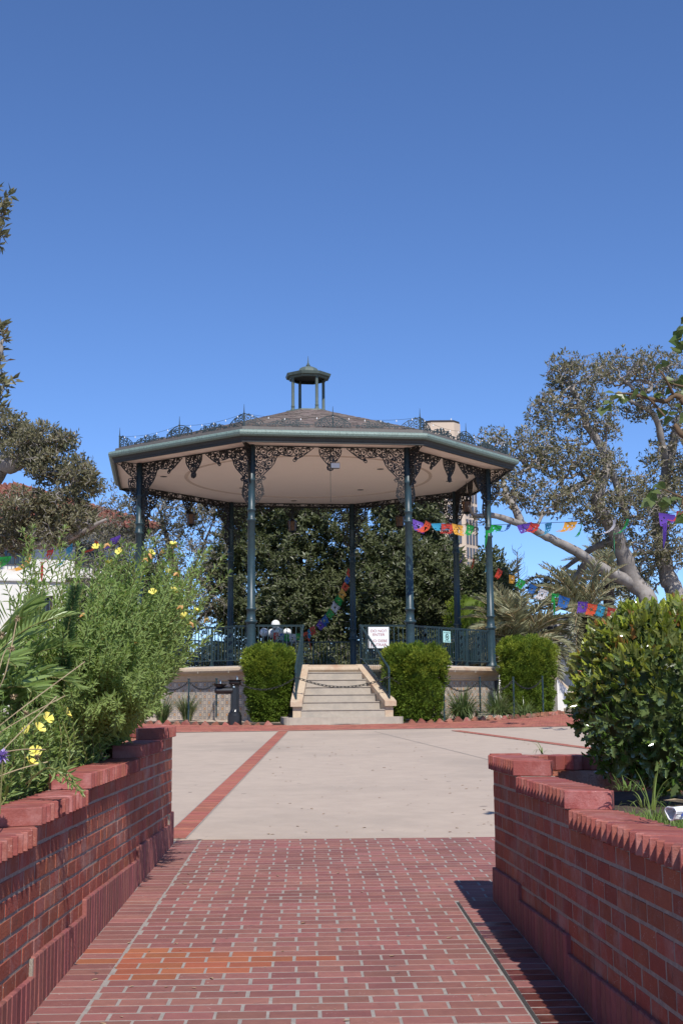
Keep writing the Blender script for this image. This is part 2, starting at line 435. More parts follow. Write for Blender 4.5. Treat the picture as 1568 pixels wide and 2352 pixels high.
# brick bands let into the concrete
def band(a, b, name, rest, lim):
    ax, ay = a; bx, by = b
    L = math.hypot(bx - ax, by - ay); ux, uy = (bx - ax) / L, (by - ay) / L
    obj('mortar_bed', strip_on_plaza(a, b, .222, .004), 'path_mortar', plaza)
    g = cgeo((.2, .066, .05), .004); it = []
    for i in range(int(L / .076)):
        d = (i + .5) * .076
        y = ay + uy * d
        it.append((g, 'paver_band', (ax + ux * d, y, plaza_z(y) - .018 + random.uniform(0, .002)), (SL, 0, math.atan2(-ux, uy) + random.uniform(-.01, .01)), None))
    pieces(plaza, name, it, rest, lim)
band((-1.49, 11.40), (-1.272, 27.40), 'brick', 'brick_band', 150)
band((7.6, 11.42), (2.36, 27.1), 'brick', 'brick_band', 60)

# brick apron round the bandstand bed, rows parallel to the bandstand front
GX, GY, GT = -.966, 37.0, R(8.064)
def gw(x, y):                                # bandstand plan coordinates (x right, y towards the camera) -> world x, y
    return (GX + x * math.cos(GT) + y * math.sin(GT), GY + x * math.sin(GT) - y * math.cos(GT))
def flat_on_plaza(poly, lift):
    return MB().add([(*gw(*p), plaza_z(gw(*p)[1]) + lift) for p in poly], [tuple(range(len(poly)))])
obj('mortar_bed', flat_on_plaza([(-13, 9.42), (13, 9.42), (13, 3.2), (-13, 5.5)], .005), 'path_mortar', plaza)
it = []
gs = cgeo((.104, .2, .05), .004); gl = cgeo((.2, .098, .05), .004)
for i in range(220):                         # soldier row at the front edge
    x = -12 + i * .112; p = gw(x, 9.31)
    it.append((gs, 'paver_band', (*p, plaza_z(p[1]) - .017), (SL, 0, GT), None))
row = 0; y = 9.15
while y > 3.4:
    x = -9 + (row % 2) * .106
    while x < 11.5:
        if math.hypot(x, y) > 7.42 and y < 9.4:
            p = gw(x, y)
            if p[1] < 34.0 and abs(p[0]) < p[1] * .28 + .5:
                it.append((gl, 'paver_band', (*p, plaza_z(p[1]) - .017 + random.uniform(-.001, .002)), (SL, 0, GT + random.uniform(-.006, .006)), None))
        x += .212
    y -= .109; row += 1
pieces(plaza, 'brick', it, 'apron_bricks', 300)

# the path
RS = math.atan(.012)
path = structure('brick_path', MB().add([(-1.35, 1, ramp_z(1) - .0016), (1.3, 1, ramp_z(1) - .0016), (1.3, 8.0, ramp_z(8.) - .0016), (-1.35, 8.0, ramp_z(8.) - .0016)], [(0, 1, 2, 3)])
                 .add([(-1.35, 8.0, ramp_z(8.) - .0016), (2.6, 8.0, ramp_z(8.) - .0016), (2.6, 11.36, ramp_z(11.36) - .0016), (-1.35, 11.29, ramp_z(11.36) - .0016)], [(0, 1, 2, 3)])
                 .add([(-30, -8, ramp_z(-8) - .012), (30, -8, ramp_z(-8) - .012), (30, 1, ramp_z(1) - .012), (-30, 1, ramp_z(1) - .012)], [(0, 1, 2, 3)]), 'path_mortar', rot=(0, 0, PA))
it = []
gb = [cgeo((.2045, .1055, .05), .0025), cgeo((.203, .104, .05), .003), cgeo((.2045, .1062, .05), .002)]
orange = {6.80: -.55, 6.68: -.20, 6.56: .14, 6.44: -.20, 6.32: -.34, 6.20: -.72}
rows = [11.28 - i * .1182 for i in range(72)]
def brick_z(y): return ramp_z(y) - .025 + random.uniform(-.0008, .0008)
for i, y in enumerate(rows):
    oe = None
    for k, v in orange.items():
        if abs(k - y) < .06: oe = v
    xr = .9 if y < 8.1 else 2.5
    it.append((gb[0], 'paver_orange' if (oe is not None and y > 6.5 and i % 3) else 'paver', (-1.052 + random.uniform(-.003, .003), y, brick_z(y)), (RS, 0, random.uniform(-.006, .006)), None))
    x = -.937 - (.108 if i % 2 else 0.) + random.uniform(-.015, .015)
    while x < xr - .02:
        a_, b_ = max(x + .006, -.937), min(x + .2115, xr)
        if b_ - a_ > .03:
            m = 'paver_orange' if (oe is not None and (a_ + b_) / 2 < oe) else 'paver'
            it.append((random.choice(gb), m, ((a_ + b_) / 2, y + random.uniform(-.0012, .0012), brick_z(y)), (RS, 0, random.uniform(-.006, .006)), ((b_ - a_) / .2045, 1, 1)))
        x += .2175 + random.uniform(-.002, .002)
    if y < 8.1:
        wet = y < 7.6 and random.random() < (.75 if y < 6.2 else .5)
        it.append((gb[0], 'paver_wet' if wet else 'paver', (1.032, y, brick_z(y)), (RS, 0, random.uniform(-.006, .006)), (1.05, 1, 1)))
pieces(path, 'brick', it, 'path_bricks', 300, eye=(0, 3.2, 0))
obj('drain_joint', MB().add([(.906, 2.5, ramp_z(2.5) - .001), (.925, 2.5, ramp_z(2.5) - .001), (.925, 8.1, ramp_z(8.1) - .001), (.906, 8.1, ramp_z(8.1) - .001)], [(0, 1, 2, 3)]), 'joint_dark', path)

# ---------------------------------------------------------------- the two planter walls
def planter_wall(name, label, sg, face, T, S, cop, base, y0, y1, bmat, ret_len, mort):
    """sg -1: wall body to the left. cop: [(y_from, steps down)], base: [(y_from, course index)] from far to near; T(y) coping underside, S(y) course height"""
    root = thing(name, label, 'wall', (0, 0, 0), PA)
    def nat(y, tab):
        for yf, k in tab:
            if y >= yf: return k
        return tab[-1][1]
    line = lambda k, y: T(y) - k * S(y)
    # mortar core following the stepped coping
    ys = sorted(set([y0, y1] + [c[0] for c in cop if y0 < c[0] < y1]))
    core = MB()
    for a, b in zip(ys[:-1], ys[1:]):
        k = nat((a + b) / 2, cop)
        poly = [(a, ramp_z(a) - .1), (b, ramp_z(b) - .1), (b, line(k, b) + .004), (a, line(k, a) + .004)]
        xa, xb = face + sg * (.0225 if sg < 0 else .022), face + sg * .205
        core.prism(poly, min(xa, xb), max(xa, xb), 'x')
    obj('mortar', core, mort, root)
    g = cgeo((.05, .203, .078), .004)
    slope = math.atan((T(y1) - T(y0)) / (y1 - y0) - 4 * (S(y1) - S(y0)) / (y1 - y0))
    it = []
    for k in range(0, 14):
        lo = min([c[0] for c in cop if c[1] <= k] + [99]); lo = max(lo, y0)
        his = [b[0] for b in base if b[1] <= k]
        hi = min(min(his) if False else (max(his) if his else 99), y1)
        if his: hi = min(max(his), y1)
        # far limit: below index k the base has already begun
        y = y1 - (k % 2) * .107
        y += .2145
        while y > lo:
            a, b = max(y - .2145 + .006, lo), min(y - .006, hi)
            if b - a > .035:
                c = (a + b) / 2; h = S(c) - .011; z = (line(k, c) + line(k + 1, c)) / 2
                it.append((g, bmat, (face + sg * (.045 + random.uniform(-.0015, .0015)), c, z + random.uniform(-.001, .001)), (slope, random.uniform(-.01, .01), random.uniform(-.006, .006)), (1, (b - a) / .203, h / .078)))
            y -= .2145
    # end brick headers
    pieces(root, 'brick', it, 'wall_bricks', 300, eye=(0, 2, 0))
    # toothed coping
    g = cgeo((.21, .0845, .09), .004); it = []
    y = y1 - .045
    while y > y0:
        k = nat(y, cop); h = S(y) * 1.0
        it.append((g, 'coping', (face + sg * .096, y, line(k, y) + h / 2 + .004 + random.uniform(-.0015, .0015)), (-.008, 0, -sg * R(21) + random.uniform(-.02, .02)), (1, 1, h / .09)))
        y -= .0885
    pieces(root, 'coping_brick', it, 'coping_bricks', 300)
    # soldier course at the foot
    g = cgeo((.05, .073, .2), .005); it = []
    y = y1 - .04
    while y > y0:
        k = nat(y, base); zt = line(k, y) + .012; zb = ramp_z(y) - .01
        it.append((g, 'soldier', (face + sg * .024 + random.uniform(-.001, .001), y, (zt + zb) / 2), (0, random.uniform(-.01, .01), 0), (1, 1, (zt - zb) / .2)))
        y -= .0825
    pieces(root, 'base_brick', it, 'base_bricks', 300)
    # mortar strip behind the soldiers
    fil = MB(); ys = sorted(set([y0, y1] + [c[0] for c in base if y0 < c[0] < y1]))
    for a, b in zip(ys[:-1], ys[1:]):
        k = nat((a + b) / 2, base)
        xa, xb = face + sg * .006, face + sg * .04
        fil.prism([(a, ramp_z(a) - .05), (b, ramp_z(b) - .05), (b, line(k, b) + .004), (a, line(k, a) + .004)], min(xa, xb), max(xa, xb), 'x')
    obj('mortar_fillet', fil, mort, root)
    # return wall along the plaza edge with its dog-tooth coping
    zt = line(0, y1)
    xa, xb = face + sg * .2, face + sg * ret_len
    obj('return_wall', MB().box(((xa + xb) / 2, y1 - .105, zt / 2 - .3), (abs(xb - xa), .19, zt + .6 + .0)), bmat, root)
    g = cgeo((.085, .20, .09), .004); it = []
    x = .25
    while x < ret_len:
        it.append((g, 'coping', (face + sg * x, y1 - .1, zt + .048), (0, 0, R(38)), (1, 1, 1)))
        x += .108
    pieces(root, 'coping_brick', it, 'coping_bricks', 200)
    obj('end_brick', MB().box((face + sg * .1, y1 - .02, zt + .052), (.2, .05, .098), ch=.004), 'coping', root)
    return root

planter_wall('planter_wall', 'red brick planter wall left of the path, stepped toothed coping, sunlit face', -1, -1.155,
             lambda y: .369 - .0055 * (y - 5.5), lambda y: .0765 + .0024 * (y - 5),
             [(10.12, 0), (8.8, 1), (6.77, 2), (5.53, 3), (4.35, 4), (0, 5)],
             [(10.82, 7), (8.9, 8), (6.83, 9), (5.56, 10), (4.4, 11), (0, 12)], 2.7, 11.1, 'wall_brick', 4.2, 'mortar')
planter_wall('planter_wall', 'red brick planter wall right of the path, inner face in shade', 1, 1.143,
             lambda y: .211 - .0178 * (y - 8), lambda y: .081 + .0028 * (y - 5.85),
             [(7.06, 0), (5.70, 1), (3.7, 2), (0, 3)],
             [(7.19, 7), (5.85, 8), (4.3, 9), (0, 10)], 2.4, 8.15, 'wall_brick', 4.2, 'mortar')

def soil(name, x0, x1, y0, y1, zf):
    n, m = 26, 30; V = []; F = []
    for j in range(m + 1):
        for i in range(n + 1):
            x = x0 + (x1 - x0) * i / n; y = y0 + (y1 - y0) * j / m
            V.append((x, y, zf(x, y) + random.uniform(-.018, .018)))
    for j in range(m):
        for i in range(n):
            a = j * (n + 1) + i; F.append((a, a + 1, a + n + 2, a + n + 1))
    return structure(name, MB().add(V, F), 'soil', rot=(0, 0, PA))
soil('planter_soil', -5.4, -1.36, 2.6, 10.95, lambda x, y: .04 + .035 * (y - 5))
soil('planter_soil', 1.35, 5.3, 2.3, 8.0, lambda x, y: .10 - .006 * (y - 5))


# ---------------------------------------------------------------- the bandstand
FL, CE = 1.44, 7.06                          # floor and ceiling heights
CR = 5.30                                    # circle the columns stand on
A8 = [R(-90 + 22.5 + 45 * k) for k in range(8)]
def oct_pts(r): return [(r * math.cos(a), r * math.sin(a)) for a in A8]
def oct_lathe(prof): return MB().lathe(prof, 8, a0=A8[0], cap=False)
bs = thing('bandstand', 'octagonal open bandstand with green iron columns, lacy ironwork and shingled roof', 'bandstand', (GX, GY, 0), GT)
# base, floor, stone rim
obj('base_wall', oct_lathe([(5.36, -.2), (5.36, 1.08)]), 'grout', bs)
obj('floor', MB().prism(oct_pts(5.5), 1.30, FL - .002), 'floor_stone', bs)
rim = obj('rim', oct_lathe([(5.40, 1.06), (5.44, 1.085), (5.44, 1.12), (5.47, 1.20), (5.55, 1.245), (5.57, 1.25), (5.66, 1.27), (5.70, 1.32), (5.69, 1.375), (5.62, 1.41), (5.2, 1.425)]), 'stone_cream', bs)
for k in range(8):                           # joints of the rim stones
    for x in (-1.55, -.5, .55, 1.6):
        if k == 0 and abs(x) < .8: continue
        a = R(45 * k); ap = 5.70 * math.cos(R(22.5)) + .0
        obj('joint', MB().box((x, -(ap - .012), 1.32), (.007, .03, .11)), 'grout', rim, rot=(0, 0, a))
# glazed tiles on the base
tg = cgeo((.148, .012, .148), .003)
def tile_motif(kind):
    b = MB(); y = -.0075
    if kind == 'flower':
        P = [((.030 + .020 * math.cos(4 * t)) * math.cos(t + PI / 4), (.030 + .020 * math.cos(4 * t)) * math.sin(t + PI / 4)) for t in np.linspace(0, 2 * PI, 24, endpoint=False)]
        b.add([(p[0], y, p[1]) for p in P], [tuple(range(24))])
    else:
        b.ribbon([((.060 + .010 * math.cos(4 * t)) * math.cos(t + PI / 4), (.060 + .010 * math.cos(4 * t)) * math.sin(t + PI / 4)) for t in np.linspace(0, 2 * PI, 20, endpoint=False)], .008, .004, True)
        b.v = [(x, yy - .006, z) for x, yy, z in b.v]
    return b.me('motif')
mo_f = tile_motif('flower'); mo_f.materials.append(MATS['tile_orange'])
mo_b = tile_motif('blue'); mo_b.materials.append(MATS['tile_blue'])
ap = 5.36 * math.cos(R(22.5))
for k in (0, 1, 7, 2, 6):
    a = R(45 * k); half = 5.36 * math.sin(R(22.5))
    n = int(2 * half / .152); x0 = -n * .152 / 2 + .076
    for i in range(n):
        x = x0 + i * .152
        for j in range(7):
            if k == 0 and abs(x) < .75: continue
            if k in (2, 6) and j % 1 == 0 and (abs(x) > 9): continue
            z = 1.0 - .076 + .06 - j * .152
            c = math.cos(a); s = math.sin(a); lx, ly = x, -(ap + .006)
            t = obj('tile', PM(tg, 'tile_white'), 'tile_white', bs, (lx * c - ly * s, lx * s + ly * c, z), (0, 0, a))
            if (i + j) % 2 == 0 and k in (0, 1, 7): obj('flower_motif', mo_f, None, t)
            if k in (0, 1, 7): obj('blue_motif', mo_b, None, t)
# steps
RI = 1.44 / 8
def hw_at(y): return .63 + (.985 - .63) * (y - 5.15) / (6.9 - 5.15)
pts = [(-1.36, -5.6), (-1.42, -6.9)] + [(-1.20 - .22 * math.cos(t), -6.98 - .22 * math.sin(t)) for t in np.linspace(0, PI / 2, 5)]
pts = pts + [(-x, y) for x, y in reversed(pts)]
obj('step', MB().prism(pts[::-1], -.1, RI), 'stone_step', bs)
for i in range(1, 7):
    y1 = 6.93 - (i - 1) * .285
    w0, w1 = hw_at(5.1), hw_at(y1)
    b = MB().prism([(-w1, -y1), (w1, -y1), (w0, -5.1), (-w0, -5.1)], RI * i + .0, RI * (i + 1) - .02)
    b.prism([(-w1 - .0, -y1 - .02), (w1, -y1 - .02), (w0, -5.1), (-w0, -5.1)], RI * (i + 1) - .02, RI * (i + 1))
    obj('step', b, 'stone_step', bs)
obj('step', MB().prism([(-.62, -5.22), (.62, -5.22), (.62, -4.9), (-.62, -4.9)], RI * 7, FL + .004), 'stone_cream', bs)
for sx in (-1, 1):                           # sloping side walls with coping
    def slab(z0a, z0b, z1a, z1b, i0, i1, ya=5.10, yb=7.0):
        P = []
        for (y, za, zb) in ((ya, z0a, z1a), (yb, z0b, z1b)):
            w = hw_at(y)
            P += [(sx * (w + i0), -y, za), (sx * (w + i1), -y, za), (sx * (w + i1), -y, zb), (sx * (w + i0), -y, zb)]
        F = [(0, 1, 2, 3), (7, 6, 5, 4), (0, 4, 5, 1), (1, 5, 6, 2), (2, 6, 7, 3), (3, 7, 4, 0)]
        if sx < 0: F = [tuple(reversed(f)) for f in F]
        return MB().add(P, F)
    sw = obj('stair_wall', slab(-.1, -.1, 1.34, .43, .005, .20, 5.1, 6.93), 'plaster' if False else 'stone_cream', bs)
    obj('coping', slab(1.341, .431, 1.455, .545, -.03, .245, 5.10, 7.02), 'stone_cream', sw)

# columns
prof = [(.165, 0), (.165, .05), (.14, .07), (.135, .12), (.115, .16), (.115, 1.03), (.122, 1.05), (.158, 1.08), (.158, 1.12), (.125, 1.14), (.108, 1.16), (.104, 1.38), (.13, 1.40), (.13, 1.44), (.10, 1.46),
        (.094, 3.64), (.12, 3.66), (.12, 3.70), (.092, 3.72), (.09, 3.90), (.112, 3.92), (.112, 3.96), (.088, 3.98), (.084, 4.66), (.1, 4.68), (.108, 4.72), (.085, 4.76), (.085, CE - FL)]
cm = MB().lathe(prof, 20).me('column', True)
for a in A8:
    obj('column', cm, 'column_green', bs, (CR * math.cos(a), CR * math.sin(a), FL))

# lacy ironwork: scrolls packed inside an outline
def inside(p, poly):
    x, z = p; c = False; n = len(poly)
    for i in range(n):
        x1, z1 = poly[i]; x2, z2 = poly[(i + 1) % n]
        if (z1 > z) != (z2 > z) and x < (x2 - x1) * (z - z1) / (z2 - z1) + x1: c = not c
    return c
def edge_dist(p, poly):
    d = 9; n = len(poly); px, pz = p
    for i in range(n):
        x1, z1 = poly[i]; x2, z2 = poly[(i + 1) % n]
        dx, dz = x2 - x1, z2 - z1; L = dx * dx + dz * dz
        t = max(0, min(1, ((px - x1) * dx + (pz - z1) * dz) / L)) if L else 0
        d = min(d, math.hypot(px - x1 - t * dx, pz - z1 - t * dz))
    return d
def scrolls(poly, radii=(.085, .07, .055, .042, .03, .022), hw=.0105, th=.024, seed=1, curl=1.55, tries=700, outline=True, dots=True, b=None):
    rn = random.Random(seed); b = b or MB()
    xs = [p[0] for p in poly]; zs = [p[1] for p in poly]; cs = []
    for r in radii:
        for _ in range(tries):
            p = (rn.uniform(min(xs), max(xs)), rn.uniform(min(zs), max(zs)))
            if not inside(p, poly) or edge_dist(p, poly) < r * .92: continue
            if any(math.hypot(p[0] - c[0], p[1] - c[1]) < (r + c[2]) * .96 for c in cs): continue
            cs.append((*p, r))
    for (x, z, r) in cs:
        a0 = rn.uniform(0, 2 * PI); d = rn.choice((-1, 1)); n = 18 if r > .05 else 13; pts = []
        for i in range(n + 1):
            t = i / n; rr = r * (1 - .76 * max(0., (t - .42) / .58)); an = a0 + d * t * curl * 2 * PI
            pts.append((x + rr * math.cos(an), z + rr * math.sin(an)))
        # little tail running out of the curl
        t0 = (pts[0][0] + (pts[0][0] - x) * .35 - d * -(pts[0][1] - z) * .5, pts[0][1] + (pts[0][1] - z) * .35 + d * -(pts[0][0] - x) * .5)
        b.ribbon([t0] + pts, hw, th)
        if dots and r > .038:
            e = pts[-1]; q = r * .2
            b.ribbon([(e[0] + q * math.cos(k * PI / 3), e[1] + q * math.sin(k * PI / 3)) for k in range(6)], q * .6, th * 1.2, True)
    if outline: b.ribbon(poly, hw * 1.1, th, True)
    return b
half = CR * math.sin(R(22.5))
bracket = [(.09, -.015), (1.48, -.015), (1.60, -.04), (1.46, -.15), (1.30, -.27), (1.18, -.33), (1.10, -.36), (1.12, -.25), (1.0, -.27), (.85, -.25), (.72, -.21), (.66, -.27), (.62, -.36), (.58, -.46), (.50, -.57), (.36, -.70), (.30, -.76), (.29, -.83), (.25, -.88), (.255, -1.0), (.29, -1.08), (.31, -1.18), (.28, -1.30), (.19, -1.43), (.09, -1.54)]
pend = [(-.30, -.03), (.30, -.03), (.28, -.18), (.23, -.28), (.12, -.41), (.06, -.47), (.06, -.5), (.085, -.54), (.07, -.60), (0, -.63), (-.07, -.60), (-.085, -.54), (-.06, -.5), (-.06, -.47), (-.12, -.41), (-.23, -.28), (-.28, -.18)]
fb = scrolls(bracket, seed=3); fb.ribbon([(.05, -.012), (half, -.012)], .012, .03)
for c in ((.70, -.22), (.31, -.86), (1.11, -.37)):
    fb.ribbon([(c[0] + (.055 - .035 * t / 14) * math.cos(t * .62), c[1] + (.055 - .035 * t / 14) * math.sin(t * .62)) for t in range(15)], .009, .024)
m_left = fb.me('fretwork')
mr = MB(); mr.v = [(-x, y, z) for x, y, z in fb.v]; mr.f = [tuple(reversed(f)) for f in fb.f]; m_right = mr.me('fretwork')
pb = scrolls(pend, seed=5, radii=(.075, .06, .045, .035)); pb.ribbon([(0, -.02), (0, -.62)], .009, .024)
m_pend = pb.me('fretwork_pendant')
outer = [(.09, -.015), (.60, -.015), (.66, -.06), (.55, -.10), (.47, -.19), (.36, -.30), (.24, -.38), (.20, -.42), (.32, -.46), (.33, -.56), (.30, -.70), (.22, -.86), (.09, -1.0)]
ob = scrolls(outer, seed=9, radii=(.075, .06, .045, .032)); m_out = ob.me('fretwork_bracket')
apc = CR * math.cos(R(22.5))
for k in range(8):
    a = R(45 * k); c, s = math.cos(a), math.sin(a)
    def on_face(x): return (x * c + apc * s, x * s - apc * c, CE - .01)
    obj('fretwork', m_left, 'iron', bs, on_face(-half), (0, 0, a))
    obj('fretwork', m_right, 'iron', bs, on_face(half), (0, 0, a))
    obj('fretwork_pendant', m_pend, 'iron', bs, on_face(0), (0, 0, a))
    v = A8[k]
    obj('fretwork_bracket', m_out, 'iron', bs, (CR * math.cos(v), CR * math.sin(v), CE - .01), (0, 0, v))

# railings
scr = MB()
for i in range(4):
    for sx in (-1, 1):
        zc = .11 + i * .205; d = sx * (1 if i % 2 else -1)
        scr.ribbon([(sx * .032 + (.042 - .03 * t / 16) * math.cos(t * .6 * d + i), zc + (.055 - .038 * t / 16) * math.sin(t * .6 * d + i)) for t in range(17)], .0075, .016)
    scr.ribbon([(-.06, .02 + i * .205), (0, .11 + i * .205), (.06, .2 + i * .205)], .006, .014)
for x in (-.085, .085): scr.ribbon([(x, 0), (x, .82)], .008, .02)
m_scr = scr.me('scroll_panel')
m_bal = MB().box((0, 0, .41), (.019, .019, .83)).me('baluster')
def railing(k, x0, x1, parts=True, posts=()):
    a = R(45 * k); c, s = math.cos(a), math.sin(a); yb = -(apc + .0)
    cx = (x0 + x1) / 2; L = x1 - x0
    loc = (cx * c - yb * s, cx * s + yb * c, FL)
    b = MB().box((0, 0, 1.005), (L, .05, .022), ch=.006).box((0, 0, .985), (L, .03, .022)).box((0, 0, .145), (L, .03, .025))
    rl = obj('railing', b, 'rail_green', bs, loc, (0, 0, a))
    sp = [-1.33, -.44, .44, 1.33] if L > 3 else ([-.55, .45] if L > 1.5 else [0])
    sp = [q for q in sp if abs(q) < L / 2 - .12]
    for q in sp: obj('scroll_panel', m_scr, 'rail_green', rl, (q, 0, .155))
    n = int(L / .112)
    for i in range(n):
        x = -L / 2 + (i + .5) * L / n
        if any(abs(x - q) < .125 for q in sp): continue
        obj('baluster', m_bal, 'rail_green', rl, (x, 0, .15))
    for x in posts:
        obj('post', MB().box((0, 0, .5), (.045, .045, 1.0)).box((0, 0, .02), (.09, .09, .04), ch=.006), 'rail_green', rl, (x - cx, 0, 0))
for k in range(1, 8): railing(k, -half + .13, half - .13, posts=(-.7, .7))
railing(0, -half + .13, -.72, posts=(-.74,)); railing(0, .72, half - .13, posts=(.74,))
# stair handrails
for sx in (-1, 1):
    p0 = Vector((sx * .73, -4.9, FL + 1.0)); p1 = Vector((sx * 1.11, -6.83, .56 + .78))
    hr = obj('handrail', MB().tube([p0, p0 + Vector((0, -.12, 0)), p1, p1 + Vector((0, -.06, -.05)), p1 + Vector((0, -.07, -.14))], .028, 8), 'rail_green', bs)
    q0 = Vector((sx * .75, -5.12, FL + .16)); q1 = Vector((sx * 1.11, -6.85, .70))
    obj('lower_rail', MB().tube([Vector((sx * .73, -4.9, FL + .16)), q0, q1], .016, 6), 'rail_green', hr)
    for i in range(13):
        t = (i + .6) / 13; a = q0.lerp(q1, t); b = (p0 + Vector((0, -.12, 0))).lerp(p1, t)
        obj('baluster', MB().tube([a, Vector((a.x, a.y, b.z + .01))], .0095, 5), 'rail_green', hr)
    obj('newel', MB().tube([(p1.x, p1.y - .06, .555), (p1.x, p1.y - .06, p1.z - .06)], .024, 8).box((p1.x, p1.y - .06, .57), (.1, .1, .035), ch=.006), 'rail_green', hr)

# ceiling with its ring moulding and downlights
ceil = obj('ceiling', oct_lathe([(0.001, CE + .02), (6.02, CE), (6.02, CE + .05)]) if False else MB().prism(oct_pts(6.04), CE, CE + .05), 'ceiling', bs)
obj('ring_moulding', MB().lathe([(3.55, 0), (3.57, -.022), (3.63, -.022), (3.65, 0)], 64, (0, 0, CE - .001), cap=False), 'ring', ceil)
for i in range(8):
    a = R(22.5 + 45 * i - 90 + 22.5); r = 4.25 if i % 2 else 2.6
    d = obj('downlight', MB().lathe([(.2, 0), (.2, -.006), (.17, -.012), (.1, -.014)], 20, (r * math.cos(a), r * math.sin(a), CE - .001)), 'ceiling', ceil)
    obj('lamp_opening', MB().lathe([(.1, 0), (.1, -.004)], 16, (r * math.cos(a), r * math.sin(a), CE - .0155)), 'fascia', d)
# eave: dark fascia, green copper gutter, flat cap
ev = obj('fascia', oct_lathe([(5.98, 7.0), (6.055, 7.0), (6.055, 7.05), (6.075, 7.06), (6.085, 7.10), (6.12, 7.13), (6.125, 7.14)]), 'fascia', bs)
obj('gutter', oct_lathe([(6.1, 7.14), (6.16, 7.145), (6.205, 7.175), (6.225, 7.225), (6.21, 7.275), (6.16, 7.30), (5.9, 7.305)]), 'copper', bs)
obj('eave_cap', oct_lathe([(6.03, 7.306), (6.02, 7.40), (5.99, 7.41), (5.6, 7.44)]), 'zinc', bs)
# roof deck and shingles
r0, z0, r1, z1 = 5.86, 7.42, .70, 8.98
roof = obj('roof', oct_lathe([(r0, z0), (r1, z1)]), 'fascia', bs)
sg_ = cgeo((.2, .40, .016), .003); it = []
apf = math.cos(R(22.5))
for k in range(8):
    a = R(45 * k); n = 27
    for j in range(n):
        t = (j + .3) / n; rr = r0 + (r1 - r0) * t; z = z0 + (z1 - z0) * t
        hwid = rr * math.sin(R(22.5)); x = -hwid + (j % 2) * .08
        sl = math.atan2(z1 - z0, (r0 - r1) * apf)
        if k in (3, 4, 5) and j < 22: continue
        while x < hwid:
            wv = random.uniform(.13, .24)
            if x + wv > hwid: wv = max(.05, hwid - x)
            lx, ly = x + wv / 2, -(rr * apf - .05)
            it.append((sg_, 'shingle', (lx * math.cos(a) - ly * math.sin(a), lx * math.sin(a) + ly * math.cos(a), z + .035 + random.uniform(-.004, .006)), (sl - .05, random.uniform(-.008, .008), a), (wv * .97 / .2, 1, 1)))
            x += wv
bsl = bs.location.copy()
# rank by nearness of the ridge so that the visible upper courses come first
vis = [i for i in it if i[2][1] < 1.2 and i[2][2] > 8.05]; oth = [i for i in it if not (i[2][1] < 1.2 and i[2][2] > 8.05)]
vis.sort(key=lambda q: (q[2][0] * 0 + q[2][1]))
pieces(roof, 'shingle', vis, 'shingle_courses', 300, eye=(-GX, -40, 9.5))
pieces(roof, 'shingle', oth, 'shingle_courses', 0)
# cresting and spikes
CRR = 5.90; ch_ = CRR * math.sin(R(22.5))
crest = [(.0, .0), (.52, 0), (.50, .10), (.42, .17), (.30, .25), (.13, .31), (0, .33)]
low = [(.52, 0), (1.72, 0), (1.70, .08), (1.58, .12), (1.42, .20), (1.12, .235), (.82, .20), (.68, .12), (.55, .09)]
mid = [(ch_ - .50, 0), (ch_, 0), (ch_, .33), (ch_ - .13, .31), (ch_ - .30, .25), (ch_ - .42, .16)]
cb = MB()
for i, (pl, sd) in enumerate(((crest, 11), (low, 12), (mid, 13))):
    scrolls(pl, radii=(.075, .06, .045, .034), hw=.0075, th=.018, seed=sd, outline=i != 1, b=cb)
cb.ribbon([(0, .01), (ch_, .01)], .011, .02); cb.ribbon([(.5, .09), (ch_ - .5, .09)], .007, .016)
m_c1 = cb.me('cresting'); mr = MB(); mr.v = [(-x, y, z) for x, y, z in cb.v]; mr.f = [tuple(reversed(f)) for f in cb.f]; m_c2 = mr.me('cresting')
m_sp = MB().lathe([(.022, 0), (.022, .33), (.03, .335), (.03, .35), (.014, .36), (.004, .58)], 8).me('spike')
aC = CRR * math.cos(R(22.5))
for k in range(8):
    a = R(45 * k); c, s = math.cos(a), math.sin(a)
    def of(x): return (x * c + aC * s, x * s - aC * c, 7.415)
    obj('cresting', m_c1, 'iron_crest', bs, of(-ch_), (0, 0, a)); obj('cresting', m_c2, 'iron_crest', bs, of(ch_), (0, 0, a))
    obj('spike', m_sp, 'iron_crest', bs, of(0)); v = A8[k]
    obj('spike', m_sp, 'iron_crest', bs, (CRR * math.cos(v), CRR * math.sin(v), 7.415))
# cupola
cu = obj('cupola', oct_lathe([(.78, 8.93), (.74, 9.03), (.60, 9.06)]), 'cupola_green', bs)
pm = MB().lathe([(.075, 0), (.075, .03), (.055, .07), (.05, .12), (.056, .13), (.056, .16), (.047, .18), (.045, 1.02), (.06, 1.10)], 12).me('cupola_post', True)
for k in (0, 2, 4, 6):
    v = A8[k]; obj('cupola_post', pm, 'cupola_green', cu, (.52 * math.cos(v), .52 * math.sin(v), 9.04))
obj('cupola_roof', oct_lathe([(.50, 10.05), (.58, 10.05), (.60, 10.09), (.68, 10.11), (.70, 10.16), (.71, 10.19), (.34, 10.27)]).lathe([(.34, 10.26), (.33, 10.30), (.28, 10.38), (.2, 10.43), (.1, 10.46), (.05, 10.475)], 8, a0=A8[0]), 'cupola_green', cu)
obj('cupola_soffit', MB().prism(oct_pts(.5), 10.12, 10.13), 'fascia', cu)
obj('finial', MB().lathe([(.06, 10.46), (.055, 10.49), (.065, 10.495), (.065, 10.51), (.035, 10.53), (.04, 10.55), (.02, 10.57), (.004, 10.80)], 10), 'cupola_green', cu)

